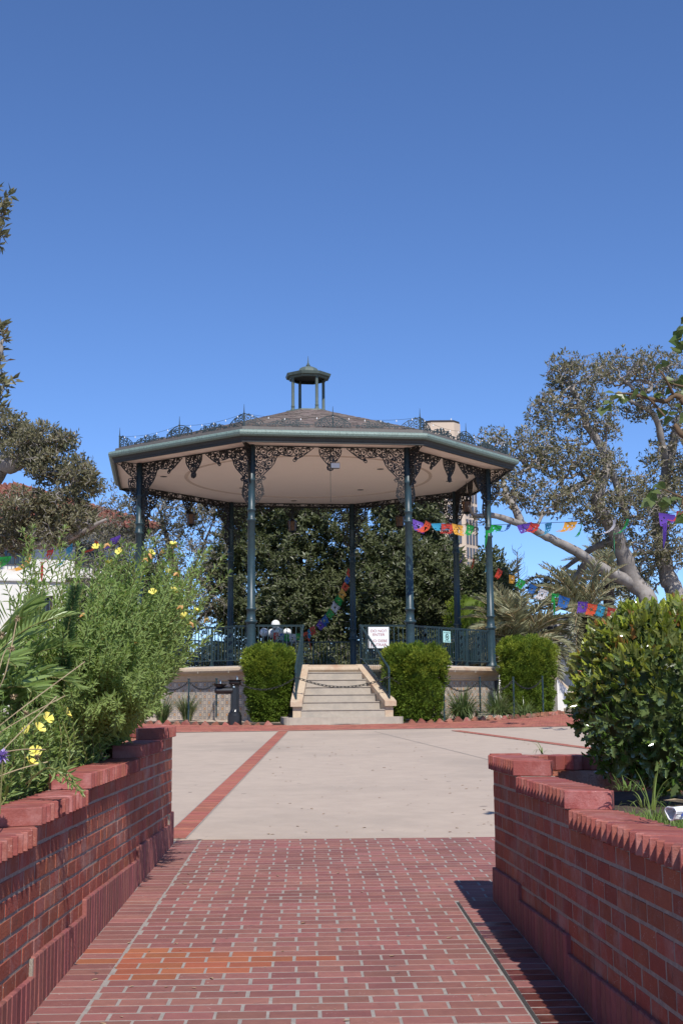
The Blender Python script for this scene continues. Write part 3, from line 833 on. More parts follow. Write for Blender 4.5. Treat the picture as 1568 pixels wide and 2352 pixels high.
# lanterns hanging in the bays
def lantern(k, label, white=False):
    a = R(45 * k); p = gw(math.sin(a) * 0 + (0 * math.cos(a) + (apc - .12) * math.sin(a)), (apc - .12) * math.cos(a))
    t = thing('hanging_lantern', label, 'lantern', (p[0], p[1], 6.1), GT, 'lanterns hanging in the bandstand bays')
    obj('frame', MB().lathe([(.02, .42), (.05, .40), (.15, .34), (.17, .32)], 6).lathe([(.15, .0), (.10, -.04), (.02, -.07)], 6).tube([(0, 0, .42), (0, 0, .94)], .008, 5), 'black_paint', t)
    for i in range(6):
        v = 2 * PI * i / 6; obj('bar', MB().tube([(.15 * math.cos(v), .15 * math.sin(v), 0), (.165 * math.cos(v), .165 * math.sin(v), .33)], .010, 4), 'black_paint', t)
    obj('glass', MB().lathe([(.125, .01), (.14, .32)], 6), 'lantern_white' if white else 'amber', t)
    if white or k in (7, 1):
        obj('pull_cord', MB().tube([(0, 0, -.07), (0, 0, -.95)], .005, 4).lathe([(.0, -.15), (.02, -.14), (.0, -.12)], 6), 'wire', t)
lantern(4, 'amber lantern hanging in the rear bay, seen against dark trees')
lantern(5, 'amber lantern hanging in the right rear bay beside the tower')
lantern(3, 'amber lantern hanging in the left rear bay against grey foliage')
lantern(2, 'amber lantern hanging in the far right bay behind the column')
# flood light box at the front pendant
p = gw(.12, apc + .03)
t = thing('flood_light', 'small pale box light fixed below the middle pendant of the front bay', 'light', (*p, 6.55), GT)
obj('housing', MB().box((0, 0, 0), (.24, .10, .15), ch=.012), 'black_paint', t)
obj('lens', MB().box((0, -.055, -.005), (.225, .012, .13), ch=.004), 'lantern_white', t)
obj('bracket', MB().tube([(-.05, .02, .06), (-.05, .02, .2), (-.12, .02, .30)], .012, 5), 'black_paint', t)
obj('pull_cord', MB().tube([(-.12, 0, -.12), (-.12, 0, -.95)], .006, 4), 'wire', t)
# string of bulbs on the cresting
t = thing('string_lights', 'string of small clear bulbs strung along the roof cresting', 'string lights', (GX, GY, 0), GT)
wv = MB(); bl = MB().lathe([(.004, .014), (.008, .0), (.013, -.02), (.011, -.035), (0, -.042)], 8).me('bulb', True)
for k in (7, 0, 1):
    a = R(45 * k); P = []
    for i in range(23):
        u = i / 22; sag = .10 * (1 - (2 * ((u * 2) % 1) - 1) ** 2)
        x = -ch_ + 2 * ch_ * u; y = -(aC + .01); z = 7.415 + .34 - sag
        P.append((x * math.cos(a) - y * math.sin(a), x * math.sin(a) + y * math.cos(a), z))
    wv.tube(P, .004, 4)
    for q in P[1:-1:2]: obj('bulb', bl, 'bulb', t, (q[0], q[1], q[2] - .015))
obj('cable', wv, 'wire', t)

# ---------------------------------------------------------------- signs
def text_mesh(txt, size):
    cu_ = bpy.data.curves.new('lettering', 'FONT'); cu_.body = txt; cu_.size = size; cu_.align_x = 'CENTER'; cu_.align_y = 'CENTER'; cu_.extrude = .0008
    o = bpy.data.objects.new('lettering', cu_); COL.objects.link(o)
    dg = bpy.context.evaluated_depsgraph_get(); me = bpy.data.meshes.new_from_object(o.evaluated_get(dg))
    bpy.data.objects.remove(o); return me
p = gw(1.2, apc + .06)
t = thing('notice_sign', 'white square sign with dark red lettering wired to the stair railing', 'sign', (*p, 2.13), GT)
obj('panel', MB().box((0, 0, 0), (.53, .012, .535), ch=.003), 'sign_white', t)
for s_, z, sz in (('DO NOT', .165, .094), ('ENTER', .07, .094), ('NO DEBE', -.085, .094), ('ENTRAR', -.185, .094)):
    obj('lettering', text_mesh(s_, sz), 'sign_red', t, (0, -.0075, z), (R(90), 0, 0), (1.12, 1, 1))
for x in (-.24, .24):
    for z in (-.24, .24): obj('bolt', MB().box((x, -.007, z), (.014, .006, .014)), 'chrome', t)
a = R(45)
lx = -.37; rx = lx * math.cos(a) + (apc + .05) * math.sin(a); ry = -(lx * math.sin(a) - (apc + .05) * math.cos(a))
p = gw(rx, ry)
t = thing('no_smoking_sign', 'pale turquoise no smoking sign hung on the right railing', 'sign', (*p, 2.20), GT + a)
obj('panel', MB().box((0, 0, 0), (.36, .012, .30), ch=.005), 'sign_cyan', t)
for s_, z in (('NO SMOKING', .108), ('NO FUMAR', -.112)):
    obj('lettering', text_mesh(s_, .05), 'sign_dark', t, (0, -.0075, z), (R(90), 0, 0))
sy = MB(); sy.ribbon([(.075 * math.cos(i * PI / 12), .075 * math.sin(i * PI / 12)) for i in range(24)], .009, .004, True)
sy.ribbon([(-.052, .052), (.052, -.052)], .008, .004); sy.ribbon([(-.05, -.01), (.045, .012)], .009, .003)
obj('symbol', sy, 'sign_dark', t, (0, -.009, 0))


# ---------------------------------------------------------------- foliage helpers
LEAF = {
    'kite': (np.array([(0, 0, 0), (.45, .5, .07), (1, 0, -.04), (.45, -.5, .07)]), np.array([(0, 2, 1), (0, 3, 2)])),
    'lance': (np.array([(0, 0, 0), (.3, .5, .05), (.72, .40, .03), (1, 0, -.06), (.72, -.40, .03), (.3, -.5, .05)]), np.array([(0, 3, 2, 1), (0, 5, 4, 3)])),
    'heart': (np.array([(0, 0, 0), (.02, .42, .04), (.32, .5, .06), (1, 0, -.08), (.32, -.5, .06), (.02, -.42, .04)]), np.array([(0, 3, 2, 1), (0, 5, 4, 3)])),
    'holly': (np.array([(0, 0, 0), (.12, .26, .02), (.20, .55, .14), (.36, .30, .05), (.52, .60, .16), (.64, .26, .04), (.80, .40, .10), (1.08, 0, -.12),
                        (.80, -.40, .10), (.64, -.26, .04), (.52, -.60, .16), (.36, -.30, .05), (.20, -.55, .14), (.12, -.26, .02)]),
              np.array([(0, 7, 6, 5, 4, 3, 2, 1), (0, 13, 12, 11, 10, 9, 8, 7)])),
}
def unit(v):
    v = np.asarray(v, float); return v / np.maximum(np.linalg.norm(v, axis=-1, keepdims=True), 1e-9)
def leaf_mesh(name, base, dirs, L, W, shape='kite', up=None, roll=None):
    """one mesh of leaves: base points, axis directions, lengths, widths"""
    base = np.asarray(base, float); d = unit(dirs); n = len(base)
    L = np.broadcast_to(np.asarray(L, float), (n,)); W = np.broadcast_to(np.asarray(W, float), (n,))
    if up is None: up = np.tile([0, 0, 1.], (n, 1))
    u = up - d * (up * d).sum(1, keepdims=True)
    bad = np.linalg.norm(u, axis=1) < .05; u[bad] = np.array([1., 0, 0]); u = unit(u - d * (u * d).sum(1, keepdims=True))
    if roll is not None:
        s0 = np.cross(d, u); u = u * np.cos(roll)[:, None] + s0 * np.sin(roll)[:, None]
    s = np.cross(d, u)
    T, F = LEAF[shape]; k = len(T)
    V = base[:, None] + d[:, None] * (T[None, :, 0:1] * L[:, None, None]) + s[:, None] * (T[None, :, 1:2] * W[:, None, None]) + u[:, None] * (T[None, :, 2:3] * L[:, None, None])
    FF = F[None] + (np.arange(n) * k)[:, None, None]
    return mesh_np(name, V.reshape(-1, 3), FF.reshape(-1, F.shape[1]))
def seg_mesh(name, P0, P1, r0, r1, n=5):
    P0 = np.asarray(P0, float); P1 = np.asarray(P1, float); m = len(P0)
    d = unit(P1 - P0); a = np.where(np.abs(d[:, 2:3]) < .9, [[0, 0, 1.]], [[1., 0, 0]])
    u = unit(np.cross(d, a)); v = np.cross(d, u)
    an = np.linspace(0, 2 * PI, n, endpoint=False); c = np.cos(an)[None, :, None]; s = np.sin(an)[None, :, None]
    ring = u[:, None] * c + v[:, None] * s
    V = np.concatenate([P0[:, None] + ring * np.asarray(r0)[:, None, None], P1[:, None] + ring * np.asarray(r1)[:, None, None]], 1)
    i = np.arange(n); f = np.stack([i, (i + 1) % n, (i + 1) % n + n, i + n], 1)
    F = f[None] + (np.arange(m) * 2 * n)[:, None, None]
    return mesh_np(name, V.reshape(-1, 3), F.reshape(-1, 4), True)
def sphere_dirs(n, g): return unit(g.normal(size=(n, 3)))

def tree(name, label, base, limbs, blobs, ncl, leaf, L, W, per, bark='bark', twig='twig', shape='kite', cat='tree', seed=1, spread=.16, shell=.55, upb=.55, group=None, twig_r=.007, holes=(), maxlen=3., droop=0., bare=0., minc=3):
    """limbs: polylines with radii; blobs: (centre, radii). Leaf rosettes are spread in the blobs and joined to the limbs by branching twigs."""
    g = np.random.default_rng(seed)
    base = np.array(base); root = thing(name, label, cat, tuple(base), 0, group)
    tb = MB(); nodes = []
    for pts, ra, rb in limbs:
        q = smooth_line(pts, 6); q = q + g.normal(0, .012, q.shape) * min(1, ra * 4)
        rad = np.linspace(ra, rb, len(q)) * (1 + g.normal(0, .05, len(q)))
        tb.tube([tuple(p - base) for p in q], list(rad), 9)
        nodes += list(q[len(q) // 4:] if len(limbs) > 1 else q[len(q) // 2:])
    trunk = obj('trunk', tb.me('trunk', True), bark, root)
    vol = np.array([b[1][0] * b[1][1] * b[1][2] for b in blobs]) ** .75; cnt = np.maximum(minc, (ncl * vol / vol.sum()).astype(int))
    C = []; O = []
    for (c, r), n in zip(blobs, cnt):
        d = sphere_dirs(n, g); rr = g.uniform(shell ** 3, 1, n) ** (1 / 3)
        p = np.array(c) + d * rr[:, None] * np.array(r) * (1 + g.normal(0, .07, (n, 1)))
        C.append(p); O.append(d)
    C = np.concatenate(C); O = np.concatenate(O)
    for hc, hr in holes:
        q = (C - np.array(hc)) / np.array(hr); k = (q ** 2).sum(1) > 1; C = C[k]; O = O[k]
    N = np.array(nodes); D = ((C[:, None, :] - N[None]) ** 2).sum(2).min(1)
    o = np.argsort(D); C = C[o]; O = O[o]
    pts = np.zeros((len(N) + 2 * len(C), 3)); pts[:len(N)] = N; m = len(N)
    par = -np.ones(len(pts), int); P0 = []; P1 = []
    clus = []
    for p in C:
        j = int(((pts[:m] - p) ** 2).sum(1).argmin()); a = pts[j]
        dist = np.linalg.norm(p - a)
        mid = (a + p) / 2 + g.normal(0, .10, 3) * dist + np.array([0, 0, .06 * dist])
        pts[m] = mid; par[m] = j; pts[m + 1] = p; par[m + 1] = m; clus.append(m + 1); m += 2
    load = np.zeros(m)
    for i in range(m - 1, len(N) - 1, -1):
        if load[i] == 0: load[i] = 1
        load[par[i]] += load[i]
    I = np.arange(len(N), m); rad = twig_r * np.sqrt(load[:m])
    r1 = rad[I]; r0 = np.minimum(np.where(par[I] >= len(N), rad[par[I]], r1 * 1.15), r1 * 1.3)
    obj('branches', seg_mesh('branches', pts[par[I]] - base, pts[I] - base, r0, r1, 5), twig, trunk)
    # leaves
    n = len(C)
    keep = g.uniform(size=n) >= bare
    CC = C[keep]; OO = O[keep]; n = len(CC)
    ax = unit(OO * .6 + np.array([0, 0, upb]) + g.normal(0, .25, (n, 3)))
    ld = unit(ax[:, None] * .55 + g.normal(0, .75, (n, per, 3)) + np.array([0, 0, -droop]))
    lb = CC[:, None] + ld * (.02) + g.normal(0, spread, (n, per, 3)) * np.array([1, 1, .8])
    ls = L * g.uniform(.65, 1.2, (n, per)); 
    obj('crown', leaf_mesh('crown', lb.reshape(-1, 3) - base, ld.reshape(-1, 3), ls.ravel(), ls.ravel() * W, shape, up=np.repeat(ax, per, 0), roll=g.normal(0, .45, n * per)), leaf, root)
    return root

def frond_points(p, az, el, L, droop, n=14):
    """arching midrib"""
    P = [np.array(p, float)]; e = el
    for i in range(n):
        P.append(P[-1] + np.array([math.sin(az) * math.cos(e), math.cos(az) * math.cos(e), math.sin(e)]) * L / n); e -= droop / n * (1 + i / n)
    return np.array(P)
def fronds(specs, leaflet, wid, per, g, vee=.55, fwd=.6, rib=.012, hang=.0):
    """specs: list of (point, azimuth, elevation, length, droop) -> rib MB and leaflet arrays"""
    rb = MB(); B = []; D = []; LL = []; UP = []
    for p, az, el, L, dr in specs:
        P = frond_points(p, az, el, L, dr); rb.tube([tuple(q) for q in P], list(np.linspace(rib, rib * .25, len(P))), 5)
        T = unit(np.gradient(P, axis=0)); t = np.linspace(.12, .99, per)
        for sgn in (-1, 1):
            for u in t:
                f = u * (len(P) - 1); i = min(int(f), len(P) - 2); q = P[i] + (P[i + 1] - P[i]) * (f - i); tt = T[i]
                s = unit(np.cross(tt, [0, 0, 1.])); up = np.cross(s, tt)
                d = s * sgn + tt * fwd * (.6 + u) + up * vee * g.uniform(.5, 1.2) + g.normal(0, .12, 3) - np.array([0, 0, hang])
                B.append(q); D.append(d); UP.append(up)
                LL.append(leaflet * L * (math.sin(PI * min(.96, u * .8 + .16)) * .85 + .15) * g.uniform(.85, 1.1))
    return rb, np.array(B), np.array(D), np.array(LL), wid, np.array(UP)
def blades(base, n, H, spread, wid, g, lean=.5, seg=4, tipdroop=.6, rad=.06):
    """strap leaves as curved tapering ribbons -> V,F"""
    V = []; F = []; o = 0
    for i in range(n):
        az = g.uniform(0, 2 * PI); h = H * g.uniform(.6, 1.1); le = lean * g.uniform(.2, 1.3); e = PI / 2 - le * .5
        b = np.array(base) + np.array([math.cos(az), math.sin(az), 0]) * g.uniform(0, rad); w_ = wid * g.uniform(.7, 1.2)
        s = np.array([-math.sin(az), math.cos(az), 0]) * w_ / 2; p = b.copy(); st = h / seg
        for k in range(seg + 1):
            ww = s * (1 - .92 * (k / seg) ** 2)
            V += [p - ww, p + ww]
            p = p + np.array([math.cos(az) * math.cos(e), math.sin(az) * math.cos(e), math.sin(e)]) * st; e -= tipdroop * le * g.uniform(.6, 1.4)
        for k in range(seg): F.append((o + 2 * k, o + 2 * k + 1, o + 2 * k + 3, o + 2 * k + 2))
        o += 2 * (seg + 1)
    return np.array(V), np.array(F)

# ---------------------------------------------------------------- planting bed round the bandstand
def bed_z(x, y): return plaza_z(y) + .05
bz = MB(); n = 64
ring = [gw(7.22 * math.sin(2 * PI * i / n), 7.22 * math.cos(2 * PI * i / n)) for i in range(n)]
bz.add([(x, y, plaza_z(y) + .012) for x, y in ring], [tuple(range(n))])
structure('bed_soil', bz, 'soil')
# tilted edging bricks in saw-tooth
ed = thing('brick_edging', 'row of tilted red bricks edging the planting bed round the bandstand', 'edging', (*gw(0, 7.3), 0))
g8 = cgeo((.2, .10, .2), .006); it = []
ex, ey = gw(0, 7.3)
for i in range(190):
    a = R(-62) + i * R(124) / 190 * 1.02
    x, y = 7.3 * math.sin(a), 7.3 * math.cos(a)
    if abs(x) < 1.55 and y > 0: continue
    p = gw(x, y)
    zz = plaza_z(p[1])
    # leaning bricks: corners point up
    it.append((g8, 'edging', (p[0] - ex, p[1] - ey, zz + random.uniform(-.02, .02)), (random.uniform(-.1, .1), R(45) + random.uniform(-.3, .3), GT + a + random.uniform(-.15, .15)), (random.uniform(.62, .8), 1, random.uniform(.6, .78))))
it = it[::2] if False else it
sel = []
last = None
for q in it:
    if last is None or math.hypot(q[2][0] - last[0], q[2][1] - last[1]) > .185: sel.append(q); last = q[2]
pieces(ed, 'brick', sel, 'edging_bricks', 300)

# chain posts and chains
def chain_post(p, h, label):
    t = thing('chain_post', label, 'post', p, 0, 'posts of the chain fence round the bed')
    b = MB()
    for i in range(13):                      # twisted square bar between plain ends
        z = h * i / 12; tw = 0 if i < 3 else (min(i - 3, 5) * .7); q = .022
        for k in range(4):
            an = PI / 4 + k * PI / 2 + tw; b.v.append((q * math.cos(an) * 1.2, q * math.sin(an) * 1.2, z))
    for i in range(12):
        for k in range(4):
            a = i * 4 + k; c = i * 4 + (k + 1) % 4; b.f.append((a, c, c + 4, a + 4))
    b.f.append((48, 49, 50, 51))
    obj('bar', b, 'rail_green', t); obj('cap', MB().box((0, 0, h + .01), (.06, .06, .025), ch=.006), 'rail_green', t)
    return (p[0], p[1], p[2] + h - .05)
lk = MB(); pts = [(.030 * math.cos(t) + (.016 if math.cos(t) > 0 else -.016), .019 * math.sin(t), 0) for t in np.linspace(0, 2 * PI, 12, endpoint=False)]
lk.tube(pts + [pts[0]], .0062, 5, False); m_link = lk.me('link', True)
def chain(a, b, sag, label, sc=1., parts=True):
    a = Vector(a); b = Vector(b); L = (b - a).length; n = max(6, int(L * (1 + 2.4 * (sag / L) ** 2) / (.066 * sc)))
    t = thing('chain', label, 'chain', tuple(a), 0, 'chains round the bandstand bed')
    P = [(b - a) * (i / n) - Vector((0, 0, 4 * sag * (i / n) * (1 - i / n))) for i in range(n + 1)]
    for i in range(n):
        d = P[i + 1] - P[i]; q = d.to_track_quat('X', 'Z'); e = q.to_euler()
        m = (q.to_matrix() @ Matrix.Rotation(R(45 + 90 * (i % 2)), 3, 'X')).to_euler()
        obj('link', m_link, 'chain', t, tuple((P[i] + P[i + 1]) / 2), tuple(m), (sc, sc, sc))
t1 = chain_post((-3.777,31.371,0.062), 1.04, 'green post behind the grass clump left of the drinking fountain')
t2 = chain_post((-3.158,32.000,0.163), .95, 'green post standing behind the drinking fountain bowl against the tiles')
t3 = chain_post((-2.487,30.198,0.026), 1.02, 'green post just right of the drinking fountain pillar')
t0 = (-4.479,30.200,1.037)
r1 = chain_post((2.449,31.060,0.053), 1.02, 'green post at the right flank of the round hedge beside the stairs')
r2 = chain_post((3.423,31.977,0.081), 1.02, 'green post between the two strap-leaf clumps')
r3 = chain_post((4.330,32.506,0.097), 1.00, 'green post in front of the left edge of the far right hedge')
r4 = chain_post((5.233,33.541,0.129), 1.00, 'green post at the right edge of the far right hedge')
chain(t0, t1, .20, 'chain slung left of the grass clump behind the flowering shrub')
chain(t1, t2, .20, 'chain slung behind the grass clump to the fountain')
nl = (*gw(-1.11, 6.9), 1.12); nr = (*gw(1.11, 6.9), 1.12)
chain(t3, nl, .22, 'chain slung across the hedge left of the stairs')
chain(nl, nr, .24, 'heavy chain closing off the stairs between the two handrails', 1.35)
chain(nr, r1, .25, 'chain slung across the hedge right of the stairs')
chain(r1, r2, .27, 'chain slung above the left strap-leaf clump')
chain(r2, r3, .27, 'chain slung above the right strap-leaf clump')
chain(r3, r4, .24, 'chain slung across the far right hedge')

# clipped conifer hedges
def hedge(p, rx, ry, h, foot, label, seed, n=15000, top=.84):
    g = np.random.default_rng(seed); t = thing('clipped_hedge', label, 'hedge', p, 0, 'clipped conifers round the bandstand')
    def surf(u, th, k=1.):
        zz = u * h
        f = np.where(u > top, np.sqrt(np.maximum(0, 1 - ((u - top) / (1 - top)) ** 3.2)), foot + (1 - foot) * np.clip(u / top, 0, 1) ** .55)
        c, s = np.cos(th), np.sin(th); sq = (np.abs(c) ** 4 + np.abs(s) ** 4) ** -.25
        lump = 1 + .06 * np.sin(5 * th + 7 * u + seed) + .06 * np.sin(9 * th - 13 * u + 2 * seed) + .06 * np.sin(16 * th + 21 * u + seed) + .05 * np.sin(27 * th - 34 * u)
        r = f * (.15 + .85 * sq) * .93 * lump * k
        return np.stack([r * c * rx, r * s * ry, zz + .05 + .03 * h * np.sin(3 * th + seed) * (u > .9)], -1)
    U, TH = np.meshgrid(np.linspace(.0, 1, 16), np.linspace(0, 2 * PI, 25)[:-1], indexing='ij')
    V = surf(U, TH, .80).reshape(-1, 3); F = []
    for i in range(15):
        for j in range(24):
            a = i * 24 + j; b = i * 24 + (j + 1) % 24; F.append((a, b, b + 24, a + 24))
    obj('inner_growth', mesh_np('inner_growth', V, F, True), 'hedge_leaf', t)
    def shell(m, lo, hi, k0, k1):
        u = g.uniform(lo, hi, m); th = g.uniform(0, 2 * PI, m); k = g.uniform(k0, k1, m)
        p0 = surf(u, th, k); c = np.stack([np.cos(th), np.sin(th), np.where(u > top, 1.2, .35)], -1)
        return p0, unit(c + g.normal(0, .55, (m, 3)))
    def sprays(m, per, lo, hi, k0, k1, sz, name, mat):
        P, D = shell(m, lo, hi, k0, k1)
        cd = unit(P - np.array([0, 0, h * .45])); rad = g.uniform(.06, .14, m)
        off = unit(g.normal(size=(m, per, 3)) + cd[:, None] * .7); pos = P[:, None] + off * (rad[:, None] * g.uniform(.3, 1., (m, per)))[..., None]
        dd = unit(off + cd[:, None] * .5 + np.array([0, 0, .35])); l = sz * g.uniform(.6, 1.25, m * per)
        obj(name, leaf_mesh(name, pos.reshape(-1, 3), dd.reshape(-1, 3), l, l * .42, 'kite', roll=g.normal(0, 1, m * per)), mat, t)
    sprays(n // 30, 40, 0, 1., .86, 1.03, .072, 'foliage', 'hedge_leaf')
    sprays(n // 90, 30, .6, 1., .95, 1.06, .066, 'new_shoots', 'hedge_tip')
    obj('stem', MB().tube([(0, 0, -.1), (.03, 0, h * .5)], .05, 7), 'bark_dark', t)
hedge((-1.814,31.492,0.066), .58, .54, 1.76, .50, 'clipped conifer hedge narrowing to its foot, left of the bandstand stairs', 3)
hedge((1.740,31.000,0.070), .74, .66, 1.70, .66, 'broad clipped conifer hedge right of the bandstand stairs', 4, 18000)
hedge((5.001,34.600,0.184), .70, .66, 1.90, .78, 'tall clipped conifer hedge at the right end of the bandstand', 5, 17000)
hedge((4.638,45.500,1.840), .9, .8, 2.2, .8, 'clipped conifer seen through the railing behind the bandstand', 6, 5000)

# strap-leaf clumps
def clump(p, n, H, lean, wid, label, seed, mat='strap_leaf', rad=.12, seeds=False):
    g = np.random.default_rng(seed); t = thing('strap_leaf_plant', label, 'plant', p, 0, 'strap-leaf clumps in the bandstand bed')
    V, F = blades((0, 0, 0), n, H, 0, wid, g, lean, 5, .42, rad)
    obj('leaves', mesh_np('leaves', V, F), mat, t)
clump((-3.887,32.014,0.082), 300, .80, .55, .016, 'tall grassy clump behind the green post left of the drinking fountain', 11)
clump((-4.382,31.056,0.053), 260, .78, .6, .017, 'grassy clump half hidden by the flowering shrub at the wall end', 12)
clump((2.944,31.616,0.070), 380, .92, 1.05, .028, 'lush strap-leaf clump right of the round hedge', 13, rad=.2)
clump((3.876,32.127,0.086), 300, .86, .95, .024, 'strap-leaf clump between the two right chain posts', 14, rad=.18)
clump((4.665,32.915,0.110), 160, .55, 1.1, .026, 'low strap-leaf clump at the foot of the far right hedge', 15, rad=.15)
clump((2.381,31.278,0.059), 120, .35, 1.1, .018, 'small green clump at the foot of the round hedge', 16, rad=.15)
# grey stone block
obj_ = obj('stone_block', MB().add([(-.34, -.2, 0), (.34, -.2, 0), (.36, .25, 0), (-.36, .25, 0), (-.26, -.12, .10), (.26, -.12, .04), (.28, .2, .17), (-.28, .2, .20)], [(0, 1, 5, 4), (1, 2, 6, 5), (2, 3, 7, 6), (3, 0, 4, 7), (4, 5, 6, 7)]), 'stone_step', None, (3.626,31.945,0.080))
tag(obj_, 'low pale stone block lying between the strap-leaf clumps', 'stone')

# drinking fountain
fp = (-2.533,30.015,0.021)
t = thing('drinking_fountain', 'black fluted drinking fountain with a lower side bowl by the tiled wall', 'fountain', fp, R(4))
pl = MB(); prof = [(.165, 0), (.165, .22), (.15, .24), (.15, .27), (.115, .31), (.10, .36), (.095, .86), (.10, .92), (.135, .95), (.15, .985), (.15, 1.0)]
n = 32
for r, z in prof:
    for k in range(n):
        an = 2 * PI * k / n; rr = r * (1 - (.07 if .34 < z < .93 and k % 2 else 0)); pl.v.append((rr * math.cos(an), rr * math.sin(an), z))
for i in range(len(prof) - 1):
    for k in range(n):
        a = i * n + k; b = i * n + (k + 1) % n; pl.f.append((a, b, b + n, a + n))
pl.f.append(tuple((len(prof) - 1) * n + k for k in range(n)))
obj('pillar', pl, 'black_paint', t)
obj('basin', MB().lathe([(.12, 1.0), (.17, 1.03), (.175, 1.045), (.155, 1.045), (.12, 1.02), (.02, 1.01)], 20), 'black_paint', t)
arm = obj('arm', MB().tube([(-.05, 0, .80), (-.42, 0, .80)], .085, 12).tube([(-.42, 0, .80), (-.47, 0, .80)], [.085, .05], 12), 'black_paint', t)
obj('bowl', MB().lathe([(.06, .86), (.11, .89), (.15, .925), (.19, .945), (.195, .955), (.17, .955), (.12, .92), (.02, .905)], 20, (-.35, 0, 0)), 'black_paint', arm)
for x, z in ((-.33, .94), (.06, 1.03)):
    obj('spout', MB().tube([(x, .02, z), (x, .02, z + .07), (x - .03, .0, z + .1)], .013, 6).box((x, .02, z + .01), (.04, .04, .03), ch=.006), 'chrome', t)
obj('push_button', MB().tube([(-.02, -.09, .88), (-.02, -.115, .88)], .022, 10), 'chrome', t)

# globe street lamp behind the bandstand
lp = (-2.441,46.500,1.542)
t = thing('globe_lamp', 'black street lamp with a cluster of white glass globes behind the bandstand', 'street lamp', (lp[0], lp[1], .136))
obj('post', MB().lathe([(.2, 0), (.2, .3), (.12, .4), (.08, .6), (.07, 2.2), (.1, 2.25), (.06, 2.35), (.06, 2.62)], 12), 'black_paint', t)
GZ = lp[2] - .136
for i in range(5):
    if i == 4: q = (0, 0, 1.02 + .72)
    else:
        an = R(20 + 90 * i); q = (.44 * math.cos(an), .44 * math.sin(an), .72 + .72)
    q = (q[0], q[1], q[2] + GZ)
    if i < 4: obj('arm', MB().tube([(0, 0, q[2] - .3), (q[0] * .7, q[1] * .7, q[2] - .34), (q[0], q[1], q[2] - .22)], .02, 6), 'black_paint', t)
    gl = obj('globe', MB().lathe([(.165 * math.sin(PI * j / 12) + .0005, q[2] - .165 * math.cos(PI * j / 12)) for j in range(13)], 18, (q[0], q[1], 0)).me('globe', True), 'globe', t)
    obj('collar', MB().lathe([(.06, q[2] - .23), (.08, q[2] - .2), (.08, q[2] - .17)], 10, (q[0], q[1], 0)), 'black_paint', gl)


